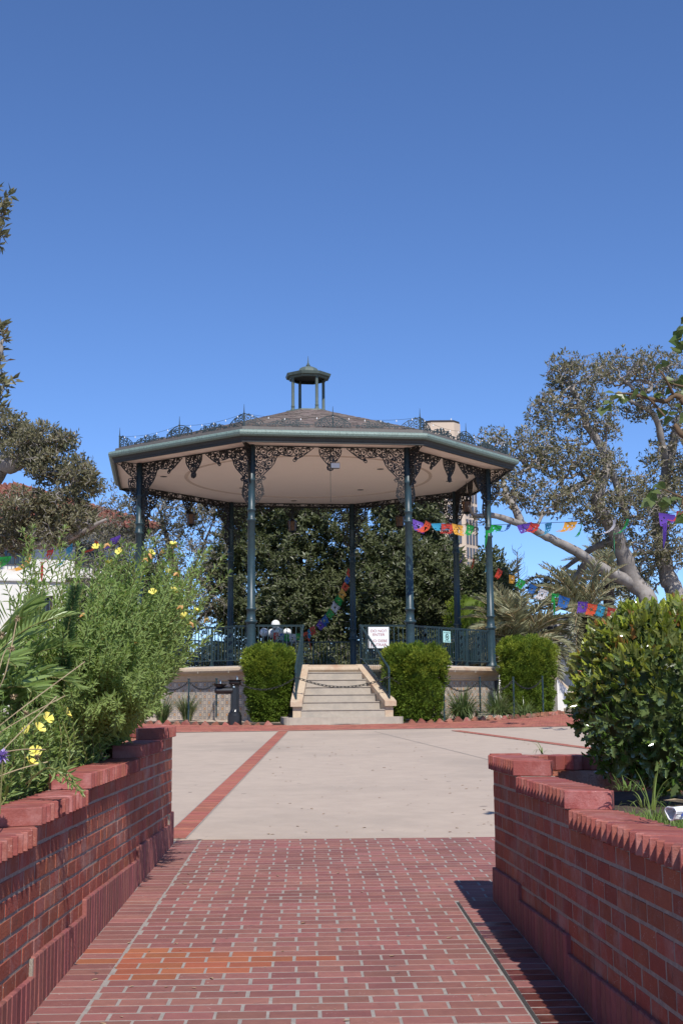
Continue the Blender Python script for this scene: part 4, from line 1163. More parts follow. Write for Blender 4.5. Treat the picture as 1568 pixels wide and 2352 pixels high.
# ---------------------------------------------------------------- trees behind and beside the bandstand
K = 42 / 2907.
def bl(c, ru, rv, y, rd=None):               # blob from a centre, half width / half height given for distance y
    s = y / 2907.; return (c, (ru * s, rd or ru * s * .9, rv * s))
tree('fig_tree', 'large spreading fig with grey limbs and rusty leaf backs on the right', (10.6, 43, .1),
     [([(10.7, 43, 0), (10.451,43.000,3.491), (9.885,43.000,4.488), (9.532,42.600,5.267), (9.235,42.200,5.902), (8.836,42.000,6.497), (8.496,41.600,6.955), (8.630,41.500,7.597), (8.887,41.500,8.272), (8.518,41.400,9.023), (8.097,41.000,9.516), (7.919,41.000,10.195), (7.627,40.600,10.529)], .36, .06),
      ([(9.852,43.000,4.384), (8.685,42.000,4.785), (7.565,41.000,5.292), (6.508,40.000,5.633), (5.600,39.000,5.897), (4.566,38.000,6.050), (3.998,37.500,5.983), (3.766,37.200,6.243)], .215, .035),
      ([(12.2, 44, 0), (11.601,44.000,3.882), (11.348,44.000,4.659), (11.194,44.000,5.652), (11.077,43.800,6.886), (11.365,43.600,8.346), (11.585,43.400,9.312), (11.685,43.000,10.123)], .38, .12),
      ([(11.330,43.600,8.238), (11.134,43.000,8.944), (10.748,42.400,9.997), (10.220,42.000,10.305), (9.606,41.600,10.472)], .15, .05),
      ([(8.887,41.500,8.272), (9.308,42.000,7.380), (9.656,42.400,6.547)], .10, .12),
      ([(5.600,39.000,5.897), (5.371,39.000,6.446), (5.139,39.200,6.961), (5.046,39.400,7.690)], .14, .05),
      ([(7.228,41.000,7.162), (7.905,41.500,7.530), (8.496,41.500,7.892)], .10, .12),
      ([(9.304,42.400,5.808), (8.712,43.000,5.661), (8.293,44.000,5.399), (7.774,44.600,5.004)], .16, .06),
      ([(8.165,41.800,5.088), (7.777,43.000,4.400), (7.277,43.600,4.231), (6.362,44.000,4.347)], .14, .04)],
     [bl((7.934,41.000,11.069), 78, 48, 41, 1.6), bl((9.385,41.600,11.557), 70, 38, 41, 1.5), bl((10.807,42.000,11.575), 70, 45, 42, 1.6), bl((6.845,40.600,9.775), 60, 55, 41, 1.4), bl((8.181,41.000,9.854), 70, 50, 41, 1.5),
      bl((5.917,39.600,8.282), 62, 60, 40, 1.4), bl((7.198,40.600,8.321), 70, 55, 41, 1.5), bl((8.417,41.400,8.242), 55, 50, 41, 1.3), bl((5.252,39.000,7.065), 55, 50, 39, 1.2), bl((6.493,40.000,6.938), 75, 45, 40, 1.4),
      bl((7.934,41.000,6.940), 80, 50, 41, 1.5), bl((9.434,42.000,6.861), 75, 50, 42, 1.5), bl((11.014,43.000,7.225), 60, 70, 43, 1.4), bl((11.628,43.000,9.200), 48, 90, 43, 1.3), bl((11.865,43.000,7.825), 50, 70, 43, 1.2), bl((10.260,42.400,10.458), 50, 40, 42, 1.2), bl((9.044,42.000,8.124), 42, 36, 42, 1.0), bl((9.925,42.400,7.709), 45, 34, 42, 1.), bl((10.693,42.800,8.558), 26, 48, 42, .7), bl((8.996,41.800,9.503), 30, 36, 41, .8), bl((7.329,40.800,11.289), 40, 40, 41, .9), bl((11.453,42.600,10.956), 40, 40, 42, 1.0),
      bl((10.656,43.000,5.871), 70, 45, 43, 1.3), bl((11.408,43.400,5.385), 45, 45, 43, 1.0), bl((10.465,43.600,5.036), 40, 35, 43, .8), bl((9.059,42.400,6.328), 70, 26, 42, 1.), bl((4.807,39.500,8.694), 45, 28, 39, .9), bl((4.490,39.300,7.956), 35, 40, 39, .8), bl((7.733,43.600,4.378), 60, 38, 43, 1.0), bl((7.044,44.000,4.342), 45, 30, 44, .8), bl((10.156,44.000,4.470), 50, 45, 44, 1.0), bl((9.230,42.600,5.833), 50, 24, 42, .8), bl((4.056,37.600,5.786), 18, 22, 38, .3)],
     5800, 'fig_leaf', .155, .38, 7, seed=21, spread=.04, shell=.25, upb=.7, twig_r=.008, bare=.3,
     holes=[((9.787,42.000,9.090), (.40, 3., .50)), ((6.165,40.000,5.259), (.9, 3., .65))])
tree('fig_tree', 'dense fig with rusty leaf backs at the left in front of the tiled roof', (-9.6, 30.5, .1),
     [([(-9.8, 30.5, 0), (-9.603,30.500,2.805), (-9.088,30.000,4.325), (-8.553,29.800,5.551), (-8.076,29.500,6.168), (-7.638,29.200,6.130), (-7.286,29.000,6.255), (-6.991,28.800,6.482), (-6.644,28.600,6.562)], .5, .05),
      ([(-8.992,30.000,4.534), (-7.842,29.600,4.371), (-7.089,29.200,4.724), (-6.919,29.000,5.052), (-6.508,28.800,5.324), (-6.021,28.600,5.591)], .25, .04),
      ([(-7.842,29.600,4.371), (-6.776,29.000,4.188), (-5.994,28.600,4.384), (-5.281,28.200,4.653)], .15, .03)],
     [bl((-7.896,29.500,7.019), 55, 45, 29, 1.0), bl((-7.339,29.000,6.338), 60, 30, 29, .8), bl((-6.992,29.000,6.646), 55, 36, 29, .9), bl((-6.387,28.800,6.549), 30, 24, 29, .6), bl((-6.822,29.000,5.974), 60, 42, 29, 1.0), bl((-6.026,28.600,5.794), 42, 40, 28, .8),
      bl((-5.721,28.600,5.538), 28, 30, 28, .6), bl((-7.304,29.000,5.106), 75, 45, 29, 1.1), bl((-6.352,28.800,5.069), 55, 45, 29, .9), bl((-5.852,28.600,4.683), 38, 34, 28, .7), bl((-7.744,29.200,4.576), 45, 30, 29, .8), bl((-6.586,28.800,4.414), 70, 32, 29, .9), bl((-7.630,29.200,4.167), 45, 20, 29, .7)],
     2900, 'fig_leaf', .125, .36, 8, seed=22, spread=.03, shell=.25, upb=.7, twig_r=.006, bare=.2,
     holes=[((-7.570,29.000,5.568), (.52, 2., .22)), ((-5.389,28.500,4.816), (.25, 2., .2))])
def broad(label, base, u0, u1, v0, v1, y, ncl, leaf, seed, L=.20, bare=.03, per=11, shell=.55, trunk_u=None, lobes=9, wd=2.2, name='evergreen_tree'):
    """rounded broad-leaf tree built from lobes spread over its own height and width"""
    g = np.random.default_rng(seed); s = y / 2907.
    x0, x1 = base[0] + u0 * s, base[0] + u1 * s; z0, z1 = v0, v1
    bs_ = []; limbs = []
    cx = (x0 + x1) / 2; w_ = (x1 - x0) / 2; h = z1 - z0
    for i in range(lobes):
        f = (i + .5) / lobes; zz = z0 + h * (.12 + .78 * f); ww = w_ * math.sqrt(max(.12, 1 - ((f - .42) / .62) ** 2))
        for sx in (-1, -.5, 0, .5, 1):
            c = (cx + sx * ww * .78 + g.normal(0, .08 * w_), base[1] + g.normal(0, .45) - .7 * (1 - abs(sx)), zz + g.normal(0, .06 * h))
            q = g.uniform(.75, 1.25)
            bs_.append((c, ((ww * .26 + .22) * q, wd * .42 * q, (h / lobes * .72 + .2) * q)))
            if i % 3 == 1 and sx in (-1, 0, 1): limbs.append(([(base[0], base[1], z0 * .3 + .3), (base[0] + (c[0] - base[0]) * .4, base[1], (z0 + c[2]) / 2), c], .13, .03))
    limbs.insert(0, ([(base[0], base[1], 0), (base[0] + .15, base[1], z0 + h * .3), (cx, base[1], z0 + h * .75)], .28, .06))
    return tree(name, label, (base[0], base[1], .1), limbs, bs_, ncl, leaf, L, .40, per, bark='bark_dark', twig='twig', seed=seed, spread=.06, shell=shell, upb=.5, bare=bare, twig_r=.006)
def zat(v, y): return .68 + (1598 - v) / 2907. * y * 1.02
broad('dark green broad-leaved tree filling the middle of the view behind the bandstand', (-2.0, 50.5), -185, 130, zat(1500, 50), zat(1065, 50), 50, 5200, 'green_leaf', 31, lobes=8, wd=3.)
broad('green broad-leaved tree behind the front right column', (2.75, 49.5), -140, 100, zat(1500, 49), zat(1130, 49), 49, 4400, 'green_leaf', 32, lobes=8, wd=2.6)
broad('sparse grey-green tree with many dead twigs behind the left columns', (-6.6, 50), -200, 130, zat(1500, 50), zat(1085, 50), 50, 3900, 'olive_leaf', 33, bare=.38, per=7, L=.15, lobes=7, wd=2.4)
broad('small dark tree with a rounded top at the right end of the railing', (5.55, 48), -52, 48, zat(1510, 48), zat(1288, 48), 48, 1900, 'green_leaf', 34, lobes=6, wd=1.5)
broad('low dark tree behind the left railing and the flowering shrub', (-7.9, 47), -110, 120, zat(1545, 47), zat(1330, 47), 47, 2300, 'green_leaf', 35, lobes=5, wd=2.)
broad('shaded tree with bare lower trunk behind the stairs', (-.2, 54), -260, 260, zat(1560, 54), zat(1330, 54), 54, 3200, 'green_leaf', 36, lobes=4, wd=3.)

for i, (u, hh, lab) in enumerate(((-9.2, 2.3, 'dark shrub at the far left behind the bandstand railing'), (-6.9, 2.6, 'dark shrub behind the left column of the bandstand'), (-4.6, 2.4, 'dark shrub left of the globe lamp'), (-.9, 2.3, 'dark shrub right of the globe lamp behind the stairs'), (1.4, 2.5, 'dark shrub behind the notice sign'), (3.9, 2.6, 'dark shrub behind the right railing'))):
    broad(lab, (u, 48.6 + .3 * (i % 2)), -78, 78, .15, hh, 48.6, 900, 'green_leaf', 60 + i, L=.17, lobes=3, wd=1.4, name='shrub', per=10)
# bare twig rising left of the fig
tw = thing('bare_sapling', 'leafless thin sapling against the sky right of the bandstand', 'tree', (5.9, 43.4, .136))
b = MB(); b.tube([(0, 0, 0), (.02, 0, 2.6)] + [tuple(Vector(q) - Vector((5.9, 43.4, .136))) for q in ((6.059,43.400,4.599), (6.030,43.400,5.201), (6.056,43.400,5.578))], [.05, .04, .03, .02, .008], 6)
g = np.random.default_rng(5)
for i in range(26):
    z = g.uniform(0, 1); a = Vector((6.053,43.400,4.374)).lerp(Vector((6.057,43.400,5.623)), z) - Vector((5.9, 43.4, .136)); L = g.uniform(.2, .5) * (1.1 - z * .5); an = g.choice([-1, 1])
    b.tube([a, a + Vector((an * L * .6, g.uniform(-.2, .2), L * .5)), a + Vector((an * L * .7, g.uniform(-.3, .3), L))], [.008, .005, .002], 4)
obj('trunk', b, 'twig', tw)

# date palms
def date_palm(p, top, label, seed, nf=34, L=2.3, tr=.22, boots=True):
    g = np.random.default_rng(seed); t = thing('date_palm', label, 'palm', p)
    h = top - p[2]
    b = MB()
    b.lathe([(tr * .9, 0), (tr, h * .3), (tr * 1.05, h * .8), (tr * 1.25, h * .93), (tr * .6, h)], 14)
    tk = obj('trunk', b, 'palm_trunk', t)
    if boots:
        bt = MB()
        for i in range(120):
            a = i * 2.4; z = h * (.25 + .7 * i / 120); r = tr * 1.0
            bt.add([(r * math.cos(a - .25), r * math.sin(a - .25), z), (r * math.cos(a + .25), r * math.sin(a + .25), z), (r * 1.35 * math.cos(a), r * 1.35 * math.sin(a), z + .13), (r * .8 * math.cos(a), r * .8 * math.sin(a), z + .14)], [(0, 1, 2), (1, 3, 2), (3, 0, 2)])
        tag(obj('frond_stubs', bt, 'palm_trunk', tk), kind='stuff')
    sp = []
    for i in range(nf):
        f = i / nf; sp.append(((0, 0, h - .02), g.uniform(0, 2 * PI), R(80) - f * R(100) + g.normal(0, .1), L * g.uniform(.8, 1.1), .55 + .8 * f))
    for i in range(nf):
        rb, B, D, LL, wv, UP = fronds([sp[i]], .22, .10, 34, g, vee=.35, fwd=.75, rib=.022)
        fr = obj('frond', rb, 'dry', t)
        obj('leaflets', leaf_mesh('leaflets', B, D, LL, LL * .12 + .018, 'kite', up=UP, roll=g.normal(0, .5, len(B))), 'palm_leaf', fr)
date_palm(((5.460,39.000,2.326)[0], 39.0, .136), (5.457,39.000,2.220)[2], 'bushy date palm with drooping grey-green fronds next to the far right column', 41, 56, 2.35)
date_palm(((7.627,40.000,2.353)[0], 40.0, .136), (7.652,40.000,3.064)[2], 'date palm with a rough dark trunk left of the holly bush', 42, 42, 2.1, .24)
date_palm(((6.656,52.000,2.880)[0], 52.0, .136), (6.689,52.000,4.125)[2], 'pale date palm fronds rising between the tower and the fig', 43, 26, 2.4, .2, False)
date_palm(((11.770,56.000,3.014)[0], 56.0, .136), (11.772,56.000,5.609)[2], 'date palm crown showing through the fig branches', 44, 28, 2.6, .22, False)

# near trees reaching in from outside the frame
tree('fig_tree', 'near fig tree whose leafy twigs reach in at the upper left edge, unseen crown added to block skylight', (-6.4, 16.5, -.3),
     [([(-6.4, 16.5, -.5), (-6.3, 16.5, 2.5), (-6.1, 16.4, 5.0), (-5.6, 16.2, 6.6), (-4.882,16.000,6.851), (-4.598,16.000,6.939), (-4.455,16.000,6.968)], .32, .02),
      ([(-6.1, 16.4, 4.6), (-5.087,16.000,4.613), (-4.675,16.000,4.929), (-4.454,16.000,5.102), (-4.386,16.000,5.306)], .16, .015),
      ([(-5.087,16.000,4.613), (-4.744,16.000,4.466), (-4.422,15.900,4.412)], .07, .012),
      ([(-6.3, 16.5, 2.6), (-7.4, 14., 5.0), (-8.4, 10.5, 6.2), (-8.2, 6.5, 6.4)], .2, .05), ([(-6.3, 16.5, 3.0), (-8., 15.5, 5.4), (-10., 14.5, 7.4)], .18, .05)],  # unseen limbs carrying the crown added to block skylight
     [bl((-4.570,16.000,7.150), 36, 40, 16, .25), bl((-4.568,16.000,6.729), 34, 32, 16, .25), bl((-4.524,16.000,5.365), 36, 45, 16, .25), bl((-4.496,16.000,4.840), 40, 55, 16, .3), bl((-4.576,16.000,4.494), 46, 40, 16, .3), bl((-6., 16.3, 6.5), 220, 220, 16, 1.1), ((-9.6, 14.5, 7.2), (3.4, 3.2, 2.6)), ((-8.6, 9.8, 6.6), (3.0, 3.0, 2.3)), ((-8.2, 5.4, 6.2), (2.8, 2.6, 2.2))],  # big off-frame blobs: unseen crown added to keep skylight off the right wall
     2900, 'fig_leaf', .14, .36, 8, seed=51, spread=.02, shell=.2, upb=.6, twig_r=.004, minc=26)


# coral tree twigs at the right edge
t = thing('coral_tree', 'near branches with broad green heart-shaped leaves reaching in at the right edge', 'tree', (4.3, 10.2, -.55))
O = Vector((4.3, 10.2, -.55))
def tub(b, pts, r): b.tube([tuple(Vector(p) - O) for p in smooth_line(pts, 5)], list(np.linspace(r[0], r[1], len(smooth_line(pts, 5)))), 7)
b = MB(); b.tube([(0, 0, 0), (0, 0, 1.5), (-.2, 0, 2.6), (-.3, -.1, 4.6)], [.16, .14, .11, .05], 9)
tub(b, [(4.05, 10.15, 3.4), (2.879,10.000,3.026), (2.767,10.000,3.041), (2.691,10.000,3.060), (2.618,10.000,3.013), (2.447,10.000,3.051), (2.339,10.000,3.077), (2.220,10.000,3.085)], (.035, .006))
tub(b, [(2.691,10.000,3.060), (2.600,9.900,3.183), (2.548,9.900,3.259)], (.014, .005))
tub(b, [(2.493,10.000,3.040), (2.559,10.000,2.956), (2.587,9.900,2.869)], (.014, .007))
tub(b, [(2.772,10.000,3.135), (2.657,10.000,3.165)], (.010, .006))
tub(b, [(4.1, 10.15, 2.6), (2.839,10.000,2.193), (2.729,10.000,2.225), (2.569,10.000,2.297)], (.02, .004))
tub(b, [(4.0, 10.1, 3.9), (2.900,10.000,3.453), (2.821,10.000,3.655), (2.777,10.000,3.710)], (.02, .004))
tub(b, [(2.933,10.000,2.695), (2.753,10.000,2.733), (2.687,10.000,2.822)], (.04, .018))
obj('trunk', b.me('trunk', True), 'twig_brown', t)
g = np.random.default_rng(61); B = []; D = []; LL = []
spots = [(2.175,10.000,3.017), (2.134,10.000,2.963), (2.250,10.000,3.045), (2.219,10.000,3.078), (2.413,10.000,3.084), (2.539,10.000,3.065), (2.581,10.000,3.043), (2.604,10.000,3.325), (2.633,10.000,3.187), (2.732,10.000,3.193), (2.741,10.000,3.092), (2.616,10.000,2.963), (2.648,10.000,2.895), (2.729,10.000,2.984), (2.786,10.000,3.674), (2.736,10.000,3.601), (2.746,10.000,3.509), (2.714,10.000,3.426), (2.793,10.000,3.454),
         (2.478,10.000,2.284), (2.464,10.000,2.210), (2.576,10.000,2.219), (2.624,10.000,2.209), (2.572,10.000,2.132), (2.694,10.000,2.060), (2.532,10.000,2.336), (2.783,10.000,3.546), (2.731,10.000,2.876), (2.673,10.000,3.128), (2.684,10.000,2.219), (2.724,10.000,2.113)]
for q in spots:
    for i in range(2):
        B.append(np.array(q) - np.array(O) + g.normal(0, .012, 3)); an = g.uniform(0, 2 * PI)
        D.append([math.cos(an), .5 * math.sin(an), g.uniform(-.9, .3)]); LL.append(g.uniform(.07, .11))
for i in range(500):
    B.append(np.array([g.uniform(-1.0, 1.2), g.uniform(-.6, .8), g.uniform(2.6, 5.4)])); D.append(g.normal(0, 1, 3)); LL.append(g.uniform(.07, .11))
B = np.array(B); k = (B[:, 0] + O.x) > (B[:, 1] + O.y) * .2695; k[:2 * len(spots)] = True
B = B[k]; D = np.array(D)[k]; LL = np.array(LL)[k]
obj('crown', leaf_mesh('crown', B, D, LL, LL * .95, 'heart', roll=g.normal(0, .8, len(B))), 'coral_leaf', t)

# ---------------------------------------------------------------- foreground planters
# tall flowering shrub behind the left wall
def stem_shrub(name, label, origin, stems, leaf, L, W, step, seed, cat='shrub', mat_stem='stem_green', spread=.9):
    g = np.random.default_rng(seed); o = np.array(origin); t = thing(name, label, cat, tuple(origin))
    sb = MB(); B = []; D = []; LL = []; UP = []; tips = []
    for a, c, bnd in stems:
        a = np.array(a); c = np.array(c); m = (a + c) / 2 + np.array(bnd); q = smooth_line([a, m, c], 9)
        sb.tube([tuple(p - o) for p in q], list(np.linspace(.0055, .0022, len(q))), 4, False)
        seg = np.linalg.norm(np.diff(q, axis=0), axis=1); cum = np.concatenate([[0], np.cumsum(seg)]); Lt = cum[-1]
        s = Lt * .18; ph = g.uniform(0, 6)
        while s < Lt:
            i = min(np.searchsorted(cum, s) - 1, len(q) - 2); f = (s - cum[i]) / seg[i]; p = q[i] + (q[i + 1] - q[i]) * f
            tt = unit(q[i + 1] - q[i]); u = unit(np.cross(tt, [.3, 1, .2])); v = np.cross(tt, u); ph += 2.4
            rd = u * math.cos(ph) + v * math.sin(ph); k = 1 - .45 * (s / Lt) ** 3
            B.append(p); D.append(rd * spread + tt * .75 + g.normal(0, .15, 3)); UP.append(tt); LL.append(L * k * g.uniform(.7, 1.15)); s += step * g.uniform(.7, 1.3)
        for j in range(5):
            B.append(c); D.append(unit(q[-1] - q[-2]) + g.normal(0, .35, 3)); UP.append(np.array([0, 0, 1.])); LL.append(L * .5)
    obj('stems', sb, mat_stem, t)
    obj('foliage', leaf_mesh('foliage', np.array(B) - o, np.array(D), np.array(LL), np.array(LL) * W, 'lance', up=np.array(UP), roll=g.normal(0, .4, len(B))), leaf, t)
    return t
fl = MB(); pet = []
for k in range(4):
    a = k * PI / 2
    P = [(0, 0, 0), (.014, .011, .012), (.03, .018, .024), (.036, 0, .022), (.03, -.018, .024), (.014, -.011, .012)]
    c, s = math.cos(a), math.sin(a)
    fl.add([(x * c - y * s, x * s + y * c, z) for x, y, z in P], [(0, 1, 2, 3), (0, 3, 4, 5)])
m_fl = fl.me('flower'); m_fl.materials.append(MATS['petal'])
wf = MB().tube([(0, 0, 0), (.01, 0, .015), (.025, .004, .012), (.036, .006, -.004)], [.004, .010, .009, .003], 6); m_wf = wf.me('wilted_flower'); m_wf.materials.append(MATS['petal_wilt'])
g = np.random.default_rng(71); st = []
fans = [((-1.973,8.000,0.420), .25), ((-1.758,8.400,0.349), .3), ((-1.98, 8.9, .22), .3), ((-2.02, 9.6, .25), .3)]
ftips = [(-1.191,8.900,1.734), (-1.333,8.800,1.662), (-1.239,8.300,1.345), (-1.108,8.300,1.355), (-1.041,8.400,1.195), (-0.975,8.500,1.236), (-1.273,7.900,1.015), (-1.636,8.400,1.658), (-1.496,8.500,1.639), (-1.528,8.300,1.542), (-1.342,8.200,1.270), (-1.206,8.800,1.524), (-1.002,9.200,1.713), (-1.324,9.000,1.794), (-1.132,8.700,1.520), (-1.210,8.000,1.090)]
wtips = [(-1.543,8.400,1.678), (-1.353,8.800,1.617), (-1.126,8.700,1.499), (-1.026,8.400,1.152), (-1.197,8.900,1.719), (-1.610,8.000,1.181), (-1.069,8.500,1.260), (-1.697,7.600,0.733), (-0.933,8.600,1.177), (-1.262,8.900,1.688), (-1.283,7.900,1.010), (-1.339,8.800,1.653)]
# outline of the shrub: azimuth fan of stem tips, tall on the left, leaning out over the wall on the right
out = [(-2.056,8.600,1.775), (-1.913,8.700,1.768), (-1.932,8.400,1.623), (-1.822,8.500,1.603), (-2.037,8.300,1.569), (-1.738,8.600,1.569), (-1.655,8.700,1.654), (-1.507,8.800,1.725), (-1.449,9.000,1.820), (-1.276,9.000,1.725), (-1.353,8.900,1.596), (-1.084,9.100,1.577), (-0.997,9.300,1.757), (-1.150,9.000,1.605), (-1.077,8.800,1.401), (-1.003,8.700,1.153), (-1.079,8.600,1.031), (-1.031,8.800,1.310), (-1.178,8.800,0.920), (-1.136,8.700,1.065), (-1.306,9.300,0.777), (-1.273,9.400,0.857), (-1.416,9.300,0.683), (-1.752,8.000,1.369), (-1.585,8.000,1.313), (-1.439,8.100,1.375), (-1.286,8.200,1.326), (-1.609,7.800,1.110), (-1.435,7.800,1.135), (-1.335,8.000,1.173), (-1.492,7.700,0.920), (-1.325,7.800,0.948), (-1.221,8.000,0.899), (-1.627,7.600,0.840), (-1.416,7.600,0.710), (-1.278,7.700,0.736), (-1.206,8.100,0.710), (-1.781,7.800,1.058)]
for i, tp in enumerate(ftips + wtips + out[:12] * 3 + out[12:18] * 6 + out[18:23] * 4 + out[23:] * 13):
    b0, sp = fans[0 if tp[0] < -1.75 else (1 if tp[0] < -1.5 else (2 if tp[0] < -1.3 else 3))]
    j = 0. if i < len(ftips) + len(wtips) else .085
    tp = np.array(tp) + g.normal(0, 1, 3) * np.array([j, j * 2.2, j * .75])
    a = np.array(b0) + g.normal(0, 1, 3) * np.array([.10, .22, .02]); a[2] = .22; a[0] = min(a[0], -1.74)
    st.append((a, tp, (np.array([.10, -.03, .10]) * g.uniform(-.3, 1.) * (1 if tp[0] > -1.6 else -1)) + g.normal(0, .03, 3)))
sh = stem_shrub('evening_primrose', 'tall leafy shrub with yellow flowers leaning over the left planter wall', (-1.594,8.600,0.283), st, 'primrose_leaf', .088, .21, .0135, 72)
o = np.array(sh.location)
for q in ftips[:6] + ftips[7:12]: obj('flower', m_fl, None, sh, tuple(np.array(q) - o + [0, -.01, .01]), (g.uniform(.2, 1.2), g.uniform(-.7, .7), g.uniform(0, 6)), (.78,) * 3)
for q in wtips: obj('wilted_flower', m_wf, None, sh, tuple(np.array(q) - o), (g.uniform(0, .5), g.uniform(-.5, .5), g.uniform(0, 6)), (1.2,) * 3)
st = []
low = [(-1.597,6.300,0.497), (-1.512,6.400,0.429), (-1.558,6.000,0.386), (-1.450,5.900,0.312), (-1.539,6.800,0.458), (-1.516,7.000,0.568), (-1.611,6.900,0.548), (-1.445,6.700,0.327), (-1.483,7.200,0.444), (-1.436,7.600,0.405), (-1.681,6.800,0.596), (-1.457,7.300,0.587), (-1.397,7.800,0.501), (-1.609,6.100,0.503), (-1.611,7.200,0.687), (-1.414,8.200,0.574), (-1.450,5.600,0.258), (-1.389,5.900,0.263)]
for tp in low * 12:
    tp = np.array(tp) + g.normal(0, 1, 3) * np.array([.06, .16, .05]); tp[0] = min(tp[0], -1.61)
    a = np.array([tp[0] - g.uniform(.0, .25), tp[1] + g.uniform(-.1, .25), .12])
    st.append((a, tp, g.normal(0, .04, 3)))
st.append(((-1.373,6.000,0.285), (-1.160,5.700,0.270), (0, 0, .08))); st.append(((-1.474,6.000,0.286), (-1.209,5.750,0.301), (0, 0, .07)))
sh2 = stem_shrub('low_shrub', 'low leafy growth with pale yellow flowers along the left planter coping', (-1.573,6.400,0.260), st, 'primrose_leaf', .075, .22, .014, 73)
o = np.array(sh2.location)
for q in ((-1.549,6.700,0.569), (-1.490,6.900,0.593), (-1.596,6.500,0.508), (-1.543,6.500,0.521), (-1.505,6.300,0.412), (-1.505,6.200,0.365)): obj('flower', m_fl, None, sh2, tuple(np.array(q) - o), (g.uniform(.2, 1.2), g.uniform(-.7, .7), g.uniform(0, 6)), (.95,) * 3)
# lilac flower head
t = thing('lilac_flower', 'round lilac flower head on a thin stalk at the left edge', 'flower', (-1.379,5.200,0.339))
lf = leaf_mesh('florets', np.tile([[0, 0, .11]], (90, 1)), sphere_dirs(90, g), g.uniform(.022, .04, 90), g.uniform(.012, .018, 90), 'kite')
obj('florets', lf, 'lilac', t); obj('stalk', MB().tube([(0, 0, -.12), (.005, 0, .1)], .003, 5), 'stem_green', t)
# dry stalks
t = thing('dry_stalks', 'pale dry seed stalks arching across the left planter', 'plant', (-1.679,6.000,0.367))
o = Vector(t.location); b = MB()
for pts in ([(-1.664,6.000,0.507), (-1.509,6.100,0.646), (-1.314,6.500,0.861)], [(-1.663,6.000,0.487), (-1.487,6.100,0.604), (-1.367,6.300,0.690)], [(-1.631,5.900,0.372), (-1.521,6.000,0.506), (-1.387,6.200,0.686)], [(-1.633,5.900,0.421), (-1.499,6.000,0.442), (-1.410,6.100,0.437)], [(-1.582,5.800,0.320), (-1.472,5.900,0.361), (-1.376,6.000,0.385)], [(-1.737,6.400,0.688), (-1.687,6.400,0.818), (-1.665,6.500,1.085)], [(-1.730,6.300,0.646), (-1.700,6.400,0.905), (-1.646,6.400,0.926)]):
    b.tube([tuple(Vector(q) - o) for q in smooth_line(pts, 6)], .0028, 4)
obj('stalks', b, 'dry', t)
for q in ((-1.665,6.500,1.085), (-1.661,6.400,0.926), (-1.712,6.400,0.996), (-1.533,6.200,0.603), (-1.449,6.100,0.400), (-1.620,6.300,0.687)):
    obj('seed_head', leaf_mesh('seed_head', np.tile(np.array(q) - np.array(o), (40, 1)), sphere_dirs(40, g), g.uniform(.015, .03, 40), .006, 'kite'), 'dry', t)
# areca palm at the left edge
def areca(p, specs, label, seed, leaflet=.42, per=26):
    g = np.random.default_rng(seed); t = thing('areca_palm', label, 'palm', p)
    obj('stems', MB().tube([(0, 0, 0), (.02, 0, .25)], .04, 7).tube([(.07, .06, 0), (.1, .06, .3)], .035, 7).tube([(-.08, .03, 0), (-.1, .03, .3)], .035, 7), 'stem_green', t)
    for s in specs:
        rb, B, D, LL, wv, UP = fronds([s], leaflet, .1, per, g, vee=.25, fwd=.8, rib=.008)
        fr = obj('frond', rb, 'stem_green', t)
        obj('leaflets', leaf_mesh('leaflets', B, D, LL, .0085, 'lance', up=UP, roll=g.normal(0, .45, len(B))), 'areca_leaf', fr)
ap_ = (-2.212,7.400,0.394)
areca((ap_[0], ap_[1], .1), [((0, 0, .25), R(az), R(el), L, R(dr)) for az, el, L, dr in ((95, 76, .95, 80), (70, 80, 1.05, 65), (120, 74, .9, 85), (60, 70, .8, 85), (30, 84, 1.2, 45), (85, 70, .8, 90), (110, 84, 1.15, 60), (140, 80, 1.0, 75), (100, 52, .6, 75), (130, 48, .55, 80), (150, 70, .8, 75), (200, 70, .8, 70), (250, 65, .8, 80), (300, 70, .9, 70), (340, 75, .9, 60), (85, 34, .5, 70), (120, 20, .45, 60), (75, 50, .6, 95))], 'feathery palm with long green leaflets at the left edge of the planter', 74, .30, 42)
areca((-1.677,8.200,0.494), [((0, 0, .05), R(az), R(el), L, R(dr)) for az, el, L, dr in ((100, 66, .42, 110), (80, 74, .38, 90), (130, 60, .36, 100), (60, 66, .34, 90))], 'small young palm with arching fronds below the yellow flowers', 75, .5, 14)
# asparagus fern
fp_ = (-1.656,7.600,0.789); t = thing('asparagus_fern', 'dark feathery upright fern sprig in front of the flowering shrub', 'fern', fp_)
n = 1500; z = g.uniform(0, 1, n); r = .055 * (1 - z * .6); th = g.uniform(0, 6.28, n)
Bf = np.stack([r * .3 * np.cos(th) + .06 * z * z, r * .3 * np.sin(th), z * .55], 1)
obj('foliage', leaf_mesh('foliage', Bf, np.stack([np.cos(th), np.sin(th), g.uniform(.2, 1.2, n)], 1), g.uniform(.025, .05, n), .004, 'kite'), 'fern_leaf', t)
obj('stem', MB().tube([(0, 0, -.45), (0, 0, 0), (.015, 0, .3), (.06, 0, .58)], .004, 5), 'stem_green', t)

